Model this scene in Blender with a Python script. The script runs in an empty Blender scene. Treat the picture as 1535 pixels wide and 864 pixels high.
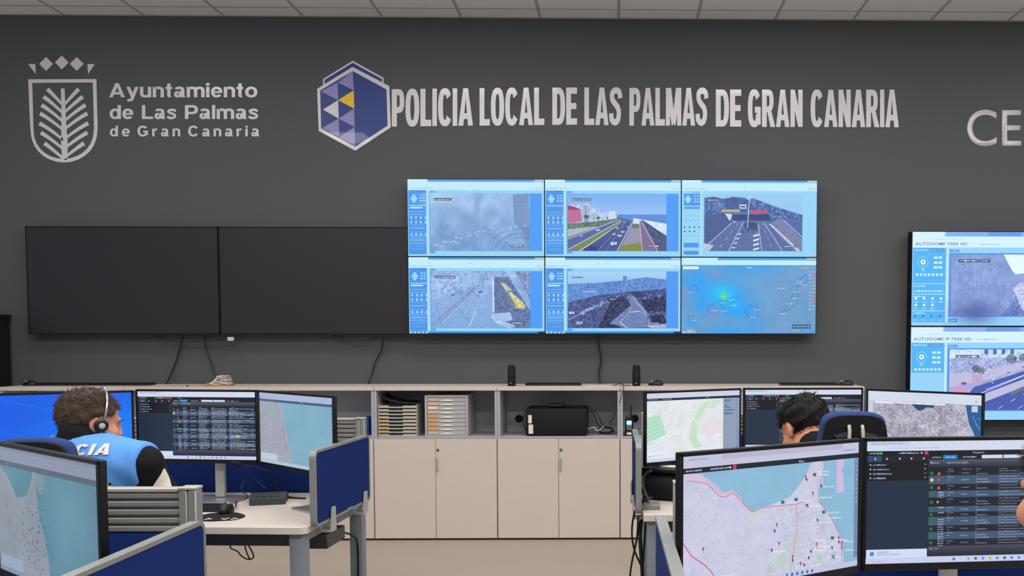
import bpy, bmesh, math, random
import numpy as np
from mathutils import Vector, Matrix
random.seed(7); rng = np.random.default_rng(5)
sc = bpy.context.scene
COL = sc.collection
PI = math.pi

# ------------------------------------------------------------------ camera
W, H = 1535, 864
FPX, PX, PY = 1390.19, 951.30, 582.77          # focal length and principal point in pixels
YAW, PITCH, ROLL = .0173, -.053, .0004
CAMP = Vector((0, -7.2444, 1.4783))
cy, sy, cp, sp = math.cos(YAW), math.sin(YAW), math.cos(PITCH), math.sin(PITCH)
fwd = Vector((sy*cp, cy*cp, sp)); right = Vector((cy, -sy, 0)); up = right.cross(fwd)
r2 = right*math.cos(ROLL)+up*math.sin(ROLL); u2 = up*math.cos(ROLL)-right*math.sin(ROLL)
cam = bpy.data.cameras.new('camera'); camo = bpy.data.objects.new('camera', cam); COL.objects.link(camo)
m = Matrix((( r2.x, u2.x, -fwd.x, CAMP.x), (r2.y, u2.y, -fwd.y, CAMP.y), (r2.z, u2.z, -fwd.z, CAMP.z), (0, 0, 0, 1)))
camo.matrix_world = m
cam.sensor_width = 36; cam.sensor_fit = 'HORIZONTAL'; cam.lens = FPX/W*36
cam.shift_x = (W/2-PX)/W; cam.shift_y = (PY-H/2)/W
cam.clip_start = .05
sc.camera = camo

def ray(x, y): return r2*((x-PX)/FPX)-u2*((y-PY)/FPX)+fwd
def at(x, y, Y):
    d = ray(x, y); t = (Y-CAMP.y)/d.y; return CAMP+d*t
def atz(x, y, Z):
    d = ray(x, y); t = (Z-CAMP.z)/d.z; return CAMP+d*t

# ------------------------------------------------------------------ world, lamps, exposure
wd = bpy.data.worlds.new('world'); sc.world = wd; wd.use_nodes = True
wd.node_tree.nodes['Background'].inputs[0].default_value = (.80, .90, 1.0, 1)
wd.node_tree.nodes['Background'].inputs[1].default_value = .55
sc.view_settings.view_transform = 'Standard'; sc.view_settings.look = 'None'
sc.view_settings.exposure = 0; sc.view_settings.gamma = 1; sc.view_settings.use_curve_mapping = False
CEIL = 3.932
def ceiling_lamp(x, y, e, s=(1.2, .6), col=(1, .96, .91)):
    l = bpy.data.lights.new('ceiling_lamp', 'AREA'); l.shape = 'RECTANGLE'; l.size, l.size_y = s
    l.energy = e; l.color = col
    o = bpy.data.objects.new('ceiling_lamp', l); o.location = (x, y, CEIL-.03); COL.objects.link(o)
for x in (-3.6, -1.2, 1.2, 3.6):
    for y, e in ((-1.75, 25), (-4.15, 40), (-6.55, 50)):
        ceiling_lamp(x, y, e*(1.12 if x > -2 else .8))

# ------------------------------------------------------------------ materials
def lin(c): return tuple((v/255/12.92 if v/255 <= .04045 else ((v/255+.055)/1.055)**2.4) for v in c[:3])
def mat(name, rgb, rough=.5, metal=0., var=.06, scale=30, bump=0., bscale=200, spec=.5, coat=0, lineart=None, sheen=0):
    m = bpy.data.materials.new(name); m.use_nodes = True; nt = m.node_tree; b = nt.nodes['Principled BSDF']
    c = lin(rgb)
    tc = nt.nodes.new('ShaderNodeTexCoord'); n = nt.nodes.new('ShaderNodeTexNoise'); n.inputs['Scale'].default_value = scale; n.inputs['Detail'].default_value = 3
    nt.links.new(tc.outputs['Object'], n.inputs['Vector'])
    r = nt.nodes.new('ShaderNodeMapRange'); r.inputs[3].default_value = 1-var; r.inputs[4].default_value = 1+var
    nt.links.new(n.outputs[0], r.inputs[0])
    mx = nt.nodes.new('ShaderNodeVectorMath'); mx.operation = 'SCALE'; mx.inputs[0].default_value = c
    nt.links.new(r.outputs[0], mx.inputs[3]); nt.links.new(mx.outputs[0], b.inputs['Base Color'])
    b.inputs['Roughness'].default_value = rough; b.inputs['Metallic'].default_value = metal
    b.inputs['Specular IOR Level'].default_value = spec; b.inputs['Coat Weight'].default_value = coat
    b.inputs['Sheen Weight'].default_value = sheen
    if bump:
        n2 = nt.nodes.new('ShaderNodeTexNoise'); n2.inputs['Scale'].default_value = bscale; nt.links.new(tc.outputs['Object'], n2.inputs['Vector'])
        bp = nt.nodes.new('ShaderNodeBump'); bp.inputs['Strength'].default_value = bump; bp.inputs['Distance'].default_value = .002
        nt.links.new(n2.outputs[0], bp.inputs['Height']); nt.links.new(bp.outputs[0], b.inputs['Normal'])
    return m
M = dict(
 wall=mat('wall_paint', (84, 86, 89), .75, var=.05, scale=90, bump=.35, bscale=160, spec=.25),
 floor=mat('vinyl_floor', (166, 155, 142), .45, var=.07, scale=60, spec=.35),
 tile=None,
 cream=mat('cream_laminate', (206, 194, 184), .5, var=.025, scale=8, spec=.3),
 creamtop=mat('cream_worktop', (205, 195, 186), .45, var=.03, scale=12, spec=.3),
 grey=mat('grey_laminate', (172, 171, 178), .55, var=.03, scale=10, spec=.3),
 alu=mat('grey_metal', (140, 142, 140), .45, .25, var=.03),
 aluL=mat('light_grey_metal', (176, 174, 168), .45, .2, var=.03),
 chrome=mat('brushed_silver', (190, 190, 190), .3, .8, var=.03),
 legm=mat('desk_leg_paint', (122, 130, 138), .45, .1, var=.03),
 darkm=mat('dark_grey_metal', (62, 66, 70), .5, .2),
 blue=mat('blue_fabric', (20, 44, 106), .9, var=.10, scale=500, bump=.4, bscale=900, spec=.15),
 black=mat('black_plastic', (20, 21, 24), .45, var=.1, spec=.4),
 blackm=mat('matt_black_plastic', (17, 18, 20), .7, var=.1, spec=.3),
 bezel=mat('monitor_black', (10, 11, 14), .5, var=.05, spec=.3),
 offscreen=mat('switched_off_screen', (38, 36, 42), .42, var=.03, scale=4, spec=.35),
 rubber=mat('cable_rubber', (14, 14, 15), .5, var=.05),
 white=mat('white_vinyl', (214, 210, 216), .30, var=.03, scale=12, spec=.5, coat=.25),
 whitep=mat('white_plastic', (205, 200, 192), .5, var=.03),
 paper=mat('paper', (226, 220, 210), .9, var=.05, scale=60, spec=.1),
 card=mat('brown_board', (176, 132, 84), .7, var=.1),
 orange=mat('orange_label', (214, 160, 96), .7, var=.08, scale=100),
 pink=mat('pinkish_label', (214, 176, 160), .7, var=.08, scale=100),
 vblue=mat('navy_vinyl', (32, 58, 128), .35, var=.12, scale=25, coat=.2),
 vlil=mat('lilac_vinyl', (140, 136, 190), .35, var=.08, scale=40, coat=.2),
 vyel=mat('yellow_vinyl', (236, 190, 30), .4, var=.04),
 lock=mat('lock_metal', (130, 125, 118), .35, .9),
 red=mat('red_plastic', (150, 30, 40), .5),
 blueb=mat('bright_blue_plastic', (16, 70, 160), .5),
 trayw=mat('beige_tray_plastic', (190, 184, 172), .5, var=.04),
 greyd=mat('grey_drawer_plastic', (178, 174, 174), .5, var=.04),
 skin=mat('skin', (205, 140, 112), .55, var=.10, scale=40, bump=.15, bscale=300, spec=.35),
 hair1=mat('brown_grey_hair', (72, 57, 48), .7, var=.45, scale=60, bump=.6, bscale=250, spec=.3),
 hair2=mat('black_hair', (22, 17, 15), .6, var=.4, scale=60, bump=.6, bscale=250, spec=.3),
 vest=mat('light_blue_vest', (92, 150, 222), .8, var=.05, scale=20, bump=.3, bscale=60, spec=.2),
 shirt=mat('black_uniform', (18, 18, 22), .85, var=.15, scale=30, bump=.3, bscale=80, spec=.2),
 navy=mat('navy_trousers', (20, 24, 42), .85, var=.15),
 shoe=mat('black_leather', (14, 14, 15), .4),
 chairb=mat('chair_blue_fabric', (26, 52, 112), .85, var=.1, scale=300, bump=.3, bscale=700),
 eyew=mat('eye_white', (225, 222, 216), .25), iris=mat('iris_brown', (50, 30, 20), .2),
 yel=mat('hi_vis_yellow', (210, 220, 60), .6),
)
def lit(name, rgb, s=1):
    m = mat(name, rgb, .4); b = m.node_tree.nodes['Principled BSDF']
    b.inputs['Emission Color'].default_value = (*lin(rgb), 1); b.inputs['Emission Strength'].default_value = s; return m
M['lcd'] = lit('radio_lcd', (150, 215, 250), .9)

# ------------------------------------------------------------------ object helpers
def tag(o, label=None, cat=None, group=None, kind=None):
    if label: o['label'] = label
    if cat: o['category'] = cat
    if group: o['group'] = group
    if kind: o['kind'] = kind
    return o
def thing(name, label, cat, loc=(0, 0, 0), rz=0., group=None):
    o = bpy.data.objects.new(name, None); COL.objects.link(o); o.location = loc; o.rotation_euler = (0, 0, rz)
    o.empty_display_size = .05
    return tag(o, label, cat, group)
def copy_tree(o, parent=None):
    c = o.copy(); COL.objects.link(c)
    if parent is not None: c.parent = parent
    for ch in list(o.children): copy_tree(ch, c)
    return c
class MB:
    def __init__(s): s.v = []; s.f = []; s.sm = []; s.mi = []; s.cur = 0
    def add(s, vs, fs, smooth=False):
        n = len(s.v); s.v += [tuple(v) for v in vs]; s.f += [tuple(i+n for i in f) for f in fs]; s.sm += [smooth]*len(fs); s.mi += [s.cur]*len(fs); return s
    def box(s, x0, x1, y0, y1, z0, z1, bev=0., seg=2):
        if x0 > x1: x0, x1 = x1, x0
        if y0 > y1: y0, y1 = y1, y0
        if z0 > z1: z0, z1 = z1, z0
        if bev <= 0:
            vs = [(x, y, z) for z in (z0, z1) for y in (y0, y1) for x in (x0, x1)]
            return s.add(vs, [(0, 2, 3, 1), (4, 5, 7, 6), (0, 1, 5, 4), (2, 6, 7, 3), (0, 4, 6, 2), (1, 3, 7, 5)])
        bm = bmesh.new(); bmesh.ops.create_cube(bm, size=1)
        for v in bm.verts: v.co = Vector(((x0+x1)/2+v.co.x*(x1-x0), (y0+y1)/2+v.co.y*(y1-y0), (z0+z1)/2+v.co.z*(z1-z0)))
        bev = min(bev, (x1-x0)*.49, (y1-y0)*.49, (z1-z0)*.49)
        bmesh.ops.bevel(bm, geom=bm.edges[:], offset=bev, segments=seg, affect='EDGES', profile=.5)
        bm.verts.index_update(); s.add([v.co for v in bm.verts], [[v.index for v in f.verts] for f in bm.faces], seg > 1); bm.free(); return s
    def tube(s, pts, r, n=8, caps=True, smooth=True):
        pts = [Vector(p) for p in pts]; rs = r if isinstance(r, (list, tuple)) else [r]*len(pts)
        vs, fs = [], []; prev = None
        for i, p in enumerate(pts):
            d = (pts[min(i+1, len(pts)-1)]-pts[max(i-1, 0)]).normalized()
            if prev is None:
                a = Vector((0, 0, 1)) if abs(d.z) < .9 else Vector((1, 0, 0)); u = d.cross(a).normalized()
            else: u = (prev-d*prev.dot(d)).normalized()
            prev = u; w = d.cross(u)
            for k in range(n):
                t = 2*PI*k/n; vs.append(p+(u*math.cos(t)+w*math.sin(t))*rs[i])
        for i in range(len(pts)-1):
            for k in range(n): fs.append((i*n+k, i*n+(k+1) % n, (i+1)*n+(k+1) % n, (i+1)*n+k))
        if caps: fs += [tuple(range(n))[::-1], tuple((len(pts)-1)*n+k for k in range(n))]
        return s.add(vs, fs, smooth)
    def prism(s, poly, a, b, axis='y'):
        """poly of 2D points extruded from a to b along axis; axis y -> points are (x,z)"""
        n = len(poly)
        f = {'y': lambda p, t: (p[0], t, p[1]), 'z': lambda p, t: (p[0], p[1], t), 'x': lambda p, t: (t, p[0], p[1])}[axis]
        vs = [f(p, a) for p in poly]+[f(p, b) for p in poly]
        return s.add(vs, [tuple(range(n)), tuple(range(2*n-1, n-1, -1))]+[(i, i+n, (i+1) % n+n, (i+1) % n) for i in range(n)])
    def lathe(s, prof, c=(0, 0, 0), n=24, axis='z', sx=1, sy_=1):
        vs, fs = [], []
        for r, h in prof:
            for k in range(n):
                t = 2*PI*k/n; x, y = r*math.cos(t)*sx, r*math.sin(t)*sy_
                p = {'z': (x, y, h), 'y': (x, h, y), 'x': (h, x, y)}[axis]; vs.append((c[0]+p[0], c[1]+p[1], c[2]+p[2]))
        m_ = len(prof)
        for i in range(m_-1):
            for k in range(n): fs.append((i*n+k, i*n+(k+1) % n, (i+1)*n+(k+1) % n, (i+1)*n+k))
        fs += [tuple(range(n))[::-1], tuple((m_-1)*n+k for k in range(n))]
        return s.add(vs, fs, True)
    def xf(s, mtx, start=0):
        for i in range(start, len(s.v)): s.v[i] = tuple(mtx @ Vector(s.v[i]))
        return s
    def build(s, name, material, parent=None, loc=None, fix=True):
        me = bpy.data.meshes.new(name); me.from_pydata(s.v, [], s.f)
        for mt in (material if isinstance(material, (list, tuple)) else [material]): me.materials.append(mt)
        me.polygons.foreach_set('use_smooth', s.sm); me.polygons.foreach_set('material_index', s.mi)
        if fix:
            bm = bmesh.new(); bm.from_mesh(me); bmesh.ops.recalc_face_normals(bm, faces=bm.faces); bm.to_mesh(me); bm.free()
        me.update()
        try: me.set_sharp_from_angle(angle=math.radians(40))
        except Exception: pass
        o = bpy.data.objects.new(name, me); COL.objects.link(o)
        if parent is not None: o.parent = parent
        if loc is not None: o.location = loc
        return o
def catmull(P, n=8):
    P = [Vector(p) for p in P]; Q = [P[0]*2-P[1]]+P+[P[-1]*2-P[-2]]; out = []
    for i in range(1, len(Q)-2):
        a, b, c, d = Q[i-1:i+3]
        for k in range(n):
            t = k/n; out.append(.5*((2*b)+(c-a)*t+(2*a-5*b+4*c-d)*t*t+(3*b-a-3*c+d)*t**3))
    return out+[P[-1]]
def cable(pts, r, name, label, cat='cable', parent=None, mt='rubber', group=None, n=8):
    o = MB().tube(catmull(pts, n), r, 6).build(name, M[mt], parent)
    if parent is None: tag(o, label, cat, group)
    return o

# ------------------------------------------------------------------ text
FONT = {}
def text_mesh(txt, spacing=1., offset=0., extr=0., res=6):
    cu = bpy.data.curves.new('t', 'FONT'); cu.body = txt; cu.size = 1; cu.space_character = spacing; cu.offset = offset; cu.resolution_u = res; cu.extrude = extr
    o = bpy.data.objects.new('t', cu); COL.objects.link(o); bpy.context.view_layer.update()
    dg = bpy.context.evaluated_depsgraph_get(); me = bpy.data.meshes.new_from_object(o.evaluated_get(dg))
    me.calc_loop_triangles()
    vs = np.array([v.co[:] for v in me.vertices]).reshape(-1, 3); tr = [tuple(t.vertices) for t in me.loop_triangles]; fs = [tuple(p.vertices) for p in me.polygons]
    bpy.data.objects.remove(o); bpy.data.curves.remove(cu); bpy.data.meshes.remove(me)
    return vs, tr, fs

# ------------------------------------------------------------------ screen pictures drawn in numpy
def fill_tri_mask(w, h, pts):
    x0 = max(0, int(min(p[0] for p in pts))-1); x1 = min(w, int(max(p[0] for p in pts))+2)
    y0 = max(0, int(min(p[1] for p in pts))-1); y1 = min(h, int(max(p[1] for p in pts))+2)
    if x1 <= x0 or y1 <= y0: return None
    X, Y = np.meshgrid(np.arange(x0, x1)+.5, np.arange(y0, y1)+.5); ins = np.zeros(X.shape, bool); n = len(pts)
    for i in range(n):
        ax, ay = pts[i]; bx, by = pts[(i+1) % n]
        if ay == by: continue
        c = ((ay > Y) != (by > Y)) & (X < (bx-ax)*(Y-ay)/(by-ay)+ax); ins ^= c
    return x0, x1, y0, y1, ins
def glyph(ch):
    if ch in FONT: return FONT[ch]
    vs, tr, _ = text_mesh(ch, offset=.012, res=3)
    a = np.zeros((60, 60), np.float32)
    for t in tr:
        r = fill_tri_mask(60, 60, [(vs[i][0]*40+2, 45-vs[i][1]*40) for i in t])
        if r: a[r[2]:r[3], r[0]:r[1]][r[4]] = 1
    adv = (vs[:, 0].max()*40+2+4 if len(vs) else 14)
    FONT[ch] = (a, adv); return FONT[ch]
class Cv:
    def __init__(s, w, h, bg, q=None):
        s.w, s.h = w, h; s.a = np.zeros((h, w, 3), np.float32); s.a[:] = np.array(bg)/255.
        q = q or [(0, 0), (1, 0), (1, 1), (0, 1)]            # corners TL,TR,BR,BL in drawing units
        A, B = [], []
        for (x, y), (u, v) in zip(q, [(0, 0), (1, 0), (1, 1), (0, 1)]):
            A += [[x, y, 1, 0, 0, 0, -u*x, -u*y], [0, 0, 0, x, y, 1, -v*x, -v*y]]; B += [u, v]
        s.H = np.append(np.linalg.solve(np.array(A, float), np.array(B, float)), 1).reshape(3, 3)
    def p(s, x, y):
        r = s.H @ np.array([x, y, 1]); return r[0]/r[2]*s.w, r[1]/r[2]*s.h
    def poly(s, pts, col, al=1.):
        r = fill_tri_mask(s.w, s.h, [s.p(*p) for p in pts])
        if r:
            b = s.a[r[2]:r[3], r[0]:r[1]]; c = np.array(col)/255.; b[r[4]] = b[r[4]]*(1-al)+c*al
    def rect(s, x0, y0, x1, y1, col, al=1.): s.poly([(x0, y0), (x1, y0), (x1, y1), (x0, y1)], col, al)
    def line(s, pts, wd_, col, al=1., wd2=None):
        P = [s.p(*p) for p in pts]; n = len(P)-1
        for i in range(n):
            (ax, ay), (bx, by) = P[i], P[i+1]; L = math.hypot(bx-ax, by-ay) or 1
            k1 = wd_/2 if wd2 is None else (wd_+(wd2-wd_)*i/n)/2; k2 = wd_/2 if wd2 is None else (wd_+(wd2-wd_)*(i+1)/n)/2
            nx, ny = -(by-ay)/L, (bx-ax)/L
            r = fill_tri_mask(s.w, s.h, [(ax+nx*k1, ay+ny*k1), (bx+nx*k2, by+ny*k2), (bx-nx*k2, by-ny*k2), (ax-nx*k1, ay-ny*k1)])
            if r:
                b = s.a[r[2]:r[3], r[0]:r[1]]; c = np.array(col)/255.; b[r[4]] = b[r[4]]*(1-al)+c*al
    def disc(s, x, y, r, col, al=1., ry=None):
        X, Y = s.p(x, y); ry = ry or r
        m_ = fill_tri_mask(s.w, s.h, [(X+r*math.cos(t*PI/8), Y+ry*math.sin(t*PI/8)) for t in range(16)])
        if m_:
            b = s.a[m_[2]:m_[3], m_[0]:m_[1]]; c = np.array(col)/255.; b[m_[4]] = b[m_[4]]*(1-al)+c*al
    def box_(s, x0, y0, x1, y1):
        P = [s.p(x, y) for x, y in ((x0, y0), (x1, y1), (x0, y1), (x1, y0))]
        xs = [p[0] for p in P]; ys = [p[1] for p in P]
        return max(0, int(min(xs))), min(s.w, int(max(xs))), max(0, int(min(ys))), min(s.h, int(max(ys)))
    def vgrad(s, x0, y0, x1, y1, c0, c1):
        a, b, c, d = s.box_(x0, y0, x1, y1)
        t = np.linspace(0, 1, max(1, d-c))[:, None, None]; s.a[c:d, a:b] = (np.array(c0)*(1-t)+np.array(c1)*t)/255.
    def noise(s, x0, y0, x1, y1, amp, cell, tint=(1, 1, 1), oct_=3, mask=None, add=0.):
        a, b, c, d = s.box_(x0, y0, x1, y1); w, h = b-a, d-c
        if w < 2 or h < 2: return
        N = np.zeros((h, w)); k = cell; am = 1.
        for _ in range(oct_):
            gw, gh = int(w/k)+3, int(h/k)+3; g = rng.random((gh, gw))-.5
            X = np.arange(w)/k; Y = np.arange(h)/k; xi = X.astype(int); yi = Y.astype(int); fx = X-xi; fy = (Y-yi)[:, None]; fx = fx*fx*(3-2*fx); fy = fy*fy*(3-2*fy)
            g0 = g[yi][:, xi]*(1-fx)+g[yi][:, xi+1]*fx; g1 = g[yi+1][:, xi]*(1-fx)+g[yi+1][:, xi+1]*fx
            N += (g0*(1-fy)+g1*fy)*am; am *= .6; k = max(1.01, k/2.3)
        N = N[..., None]*amp/255.*np.array(tint)
        if mask is not None:
            mk = fill_tri_mask(s.w, s.h, [s.p(*p) for p in mask]); full = np.zeros((s.h, s.w), bool)
            if mk: full[mk[2]:mk[3], mk[0]:mk[1]] = mk[4]
            N = N*full[c:d, a:b, None]
        s.a[c:d, a:b] = np.clip(s.a[c:d, a:b]+N*.9, 0, 1)
    def glow(s, x, y, rx, ry, col, al):
        X, Y = s.p(x, y); xx, yy = np.meshgrid(np.arange(s.w), np.arange(s.h))
        g = np.exp(-((xx-X)/rx)**2-((yy-Y)/ry)**2)[..., None]*al; s.a = s.a*(1-g)+np.array(col)/255.*g
    def dash(s, x, y, w, h, col, al=.8, seed=None):
        """illegible small print"""
        t = x
        while t < x+w:
            l = w*.02+random.random()*w*.10; s.rect(t, y+h*random.random()*.2, min(t+l, x+w), y+h, col, al*(.6+.4*random.random())); t += l+w*.025
    def text(s, x, y, size, txt, col, al=1., sq=1.):
        """size = cap height in pixels; x,y drawing units of baseline start"""
        X, Y = s.p(x, y); k = size/29.
        for ch in txt:
            if ch == ' ': X += 11*k*sq; continue
            g, adv = glyph(ch); wd_, hg = int(60*k*sq)+2, int(60*k)+2
            ox, oy = int(math.floor(X)), int(math.floor(Y-45*k)); acc = np.zeros((hg, wd_))
            for dx in (.17, .5, .83):
                for dy in (.17, .5, .83):
                    xs = (((np.arange(wd_)+dx-(X-ox))/k/sq)).astype(int); ys = (((np.arange(hg)+dy-(Y-45*k-oy))/k)).astype(int)
                    okx = (xs >= 0) & (xs < 60); oky = (ys >= 0) & (ys < 60)
                    acc += g[np.clip(ys, 0, 59)][:, np.clip(xs, 0, 59)]*okx[None]*oky[:, None]
            acc = acc/9*al; X0, X1 = max(0, ox), min(s.w, ox+wd_); Y0, Y1 = max(0, oy), min(s.h, oy+hg)
            if X1 > X0 and Y1 > Y0:
                q = acc[Y0-oy:Y1-oy, X0-ox:X1-ox, None]; s.a[Y0:Y1, X0:X1] = s.a[Y0:Y1, X0:X1]*(1-q)+np.array(col)/255.*q
            X += (adv-2)*k*sq
    def done(s, name, gain=1.):
        im = bpy.data.images.new(name, s.w, s.h); px = np.ones((s.h, s.w, 4), np.float32); px[..., :3] = np.clip(s.a, 0, 1)[::-1]
        im.pixels.foreach_set(px.ravel()); im.update(); im.pack()
        m = bpy.data.materials.new(name); m.use_nodes = True; nt = m.node_tree; b = nt.nodes['Principled BSDF']
        t = nt.nodes.new('ShaderNodeTexImage'); t.image = im; t.extension = 'EXTEND'
        b.inputs['Base Color'].default_value = (.01, .01, .012, 1); b.inputs['Roughness'].default_value = .45; b.inputs['Specular IOR Level'].default_value = .25
        nt.links.new(t.outputs[0], b.inputs['Emission Color']); b.inputs['Emission Strength'].default_value = gain
        return m
def display(parent, x0, x1, y, z0, z1, material, name='display'):
    me = bpy.data.meshes.new(name); me.from_pydata([(x0, y, z0), (x1, y, z0), (x1, y, z1), (x0, y, z1)], [], [(0, 1, 2, 3)])
    uv = me.uv_layers.new(); 
    for i, c in enumerate([(0, 0), (1, 0), (1, 1), (0, 1)]): uv.data[i].uv = c
    me.materials.append(material); o = bpy.data.objects.new(name, me); COL.objects.link(o); o.parent = parent; return o

def cam_page(kind, wall=True, title=None, side_full=True):
    c = Cv(640, 360, (150, 214, 250))
    c.vgrad(0, 0, 1, .035, (60, 130, 205), (120, 190, 235)); c.rect(0, 0, .145, .05, (205, 238, 252)); c.rect(.93, 0, 1, .03, (170, 200, 215))
    c.rect(0, .032, 1, .14, (196, 238, 254)); c.dash(.01, .108, .17, .012, (110, 150, 190), .6); c.dash(.93, .108, .06, .012, (150, 120, 150), .6)
    for x in (.145, .39, .46): c.rect(x, .072, x+.004, .088, (80, 110, 150), .7)
    sb = (72, 150, 236)
    if side_full: c.rect(0.005, .142, .135, .975, sb)
    else: c.rect(.015, .175, .135, .375, sb); c.rect(.015, .82, .125, .88, sb); c.rect(.015, .925, .125, .975, sb)
    c.dash(.07, .15, .065, .012, (30, 90, 170), .7)
    for a, b in ((.045, .22), (.035, .25), (.057, .25), (.045, .28), (.046, .25)): c.disc(a, b, 9, (150, 220, 250), .9)
    for a in (.095, .118):
        for b in (.20, .235, .27): c.rect(a-.008, b, a+.008, b+.015, (160, 225, 250))
    for k in range(7): c.rect(.015+k*.017, .33, .027+k*.017, .35, (160, 225, 250), .9)
    if side_full:
        if kind in ('haze', 'tram', 'city'): c.rect(.015, .36, .105, .378, (215, 245, 255))
        for y in (.42, .455, .63, .75, .79, .83): c.rect(.01, y, .135, y+.006, (165, 220, 250), .8)
        for r_ in (.48, .54, .70):
            for k in range(4): c.rect(.018+k*.035, r_, .030+k*.035, r_+.035, (185, 230, 250), .85)
        for k in range(8): c.dash(.02, .59+k*.045, .10, .010, (190, 232, 250), .55)
    else:
        for r_ in (.46, .52, .72):
            for k in range(4): c.dash(.018+k*.033, r_, .02, .012, (90, 150, 200), .7)
        for r_ in (.605, .66):
            for k in range(4 if r_ < .65 else 3): c.rect(.016+k*.036, r_, .026+k*.036, r_+.018, (30, 80, 120))
    c.rect(.137, .142, .150, .975, (178, 228, 250))
    if side_full: c.rect(.16, .15, .20, .172, (90, 160, 220)); c.rect(.16, .935, .198, .965, (90, 160, 220)); c.rect(.158, .178, .988, .932, (110, 165, 215)); c.rect(.165, .183, .985, .928, (76, 156, 248))
    x0, x1, y0, y1 = .165, .895, .183, .928
    def P(u, v): return (x0+(x1-x0)*u, y0+(y1-y0)*v)
    def pl(pts, col, al=1.): c.poly([P(*p) for p in pts], col, al)
    def ln(pts, w, col, al=1., w2=None): c.line([P(*p) for p in pts], w, col, al, w2)
    def nz(u0, v0, u1, v1, amp, cell, mask=None, **k): c.noise(*P(u0, v0), *P(u1, v1), amp, cell, mask=[P(*p) for p in mask] if mask else None, **k)
    def car(u, v, s, col=(225, 238, 255)):
        pl([(u-s, v-s*.7), (u+s*.8, v-s*.9), (u+s, v+s*.3), (u-s*.9, v+s*.8)], (60, 80, 130), .8); pl([(u-s, v-s*.9), (u+s*.7, v-s*1.1), (u+s*.8, v), (u-s*.8, v+s*.5)], col); pl([(u-s*.5, v-s*.7), (u+s*.4, v-s*.8), (u+s*.4, v-s*.4), (u-s*.4, v-s*.2)], (70, 95, 150))
    if kind == 'haze':
        c.vgrad(*P(0, 0), *P(1, 1), (160, 196, 236), (118, 160, 215)); nz(0, 0, 1, 1, 34, 60)
        c.glow(*P(.62, .33), 38, 34, (100, 138, 190), .5); c.glow(*P(.3, .4), 70, 50, (120, 158, 208), .5); c.glow(*P(.12, .1), 90, 40, (175, 205, 240), .6); c.glow(*P(.47, .2), 14, 50, (110, 145, 195), .5)
        pl([(.83, .02), (.99, 0), (1, .8), (.9, .6), (.84, .5)], (105, 135, 185), .75)
        for k in range(9): ln([(.86, .06+k*.06), (.99, .05+k*.065)], 1.5, (150, 175, 215), .7)
        for k in range(4): ln([(.87+k*.035, .02), (.885+k*.03, .6)], 1.2, (150, 175, 215), .6)
        for r_, q in ((.42, 5), (.33, 6), (.24, 4)): ln([(.95+r_*math.cos(t)*.9, .98-.55*r_*2*math.sin(t)*.8) for t in np.linspace(.3, PI-.1, 20)], q, (92, 124, 178), .45)
        for k in range(46):
            t = random.random(); car(.02+t*.95, .92-.62*t+.1*(random.random())+(.22*t*t), .012+.010*(1-t)*random.random(), (205, 225, 250))
        pl([(.75, .8), (.95, .78), (.95, .92), (.82, .92)], (155, 185, 220), .5)
    elif kind == 'coast':
        c.vgrad(*P(0, 0), *P(1, .38), (120, 176, 246), (150, 196, 248)); c.vgrad(*P(.5, .36), *P(1, .5), (86, 138, 214), (96, 144, 220)); pl([(0, .4), (1, .4), (1, 1), (0, 1)], (90, 110, 160))
        pl([(.5, .37), (1, .36), (1, .75), (.7, .5), (.55, .42)], (90, 142, 220)); pl([(.66, .42), (1, .52), (1, .72), (.9, .62), (.78, .5), (.68, .46)], (215, 236, 252)); nz(.6, .4, 1, .75, 30, 8, [(.66, .42), (1, .52), (1, .72), (.9, .62), (.7, .46)])
        pl([(.74, .44), (.82, .52), (1, .74), (1, 1), (.92, 1)], (72, 86, 130)); nz(.7, .4, 1, 1, 45, 5, [(.74, .44), (1, .74), (1, 1), (.92, 1)])
        pl([(0, .2), (.2, .16), (.3, .28), (.4, .33), (.5, .3), (.5, .44), (.3, .56), (0, .66)], (176, 196, 228)); nz(0, .15, .5, .6, 55, 9, [(0, .2), (.2, .16), (.4, .33), (.5, .3), (.5, .44), (0, .66)])
        pl([(0, .21), (.13, .27), (.15, .48), (0, .52)], (190, 110, 160)); pl([(0, .2), (.06, .22), (.14, .28), (0, .28)], (160, 60, 110)); pl([(.15, .2), (.21, .2), (.21, .5), (.16, .5)], (170, 190, 215)); pl([(.42, .3), (.48, .3), (.49, .44), (.41, .44)], (205, 222, 245)); ln([(.18, .2), (.18, .48)], 4, (110, 135, 170))
        for k in range(6): ln([(.16, .22+k*.05), (.22, .22+k*.05)], 2, (110, 130, 170))
        pl([(0, .52), (.28, .48), (.5, .43), (.52, .46), (.3, .58), (0, .76)], (95, 125, 110)); nz(0, .45, .5, .7, 60, 6, [(0, .52), (.5, .43), (.3, .58), (0, .76)])
        for x, y, q in ((.19, .4, 12), (.31, .42, 8), (.4, .42, 5)): c.disc(*P(x, y), q, (60, 95, 80), .9, q*.8); ln([(x, y), (x+.015, y+.22)], 2, (80, 90, 90))
        pl([(0, .62), (.2, .58), (.3, .58), (.0, .76)], (190, 200, 215), .8)
        pl([(0, .78), (.52, .45), (.58, .44), (.62, .45), (.3, 1), (0, 1)], (84, 104, 160)); pl([(.0, .98), (.54, .48), (.56, .48), (.15, 1)], (120, 135, 90)); ln([(0, .98), (.54, .47)], 3, (205, 215, 230)); ln([(.12, 1), (.57, .48)], 4, (205, 215, 230)); ln([(0, .79), (.5, .46)], 3, (200, 210, 230))
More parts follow.
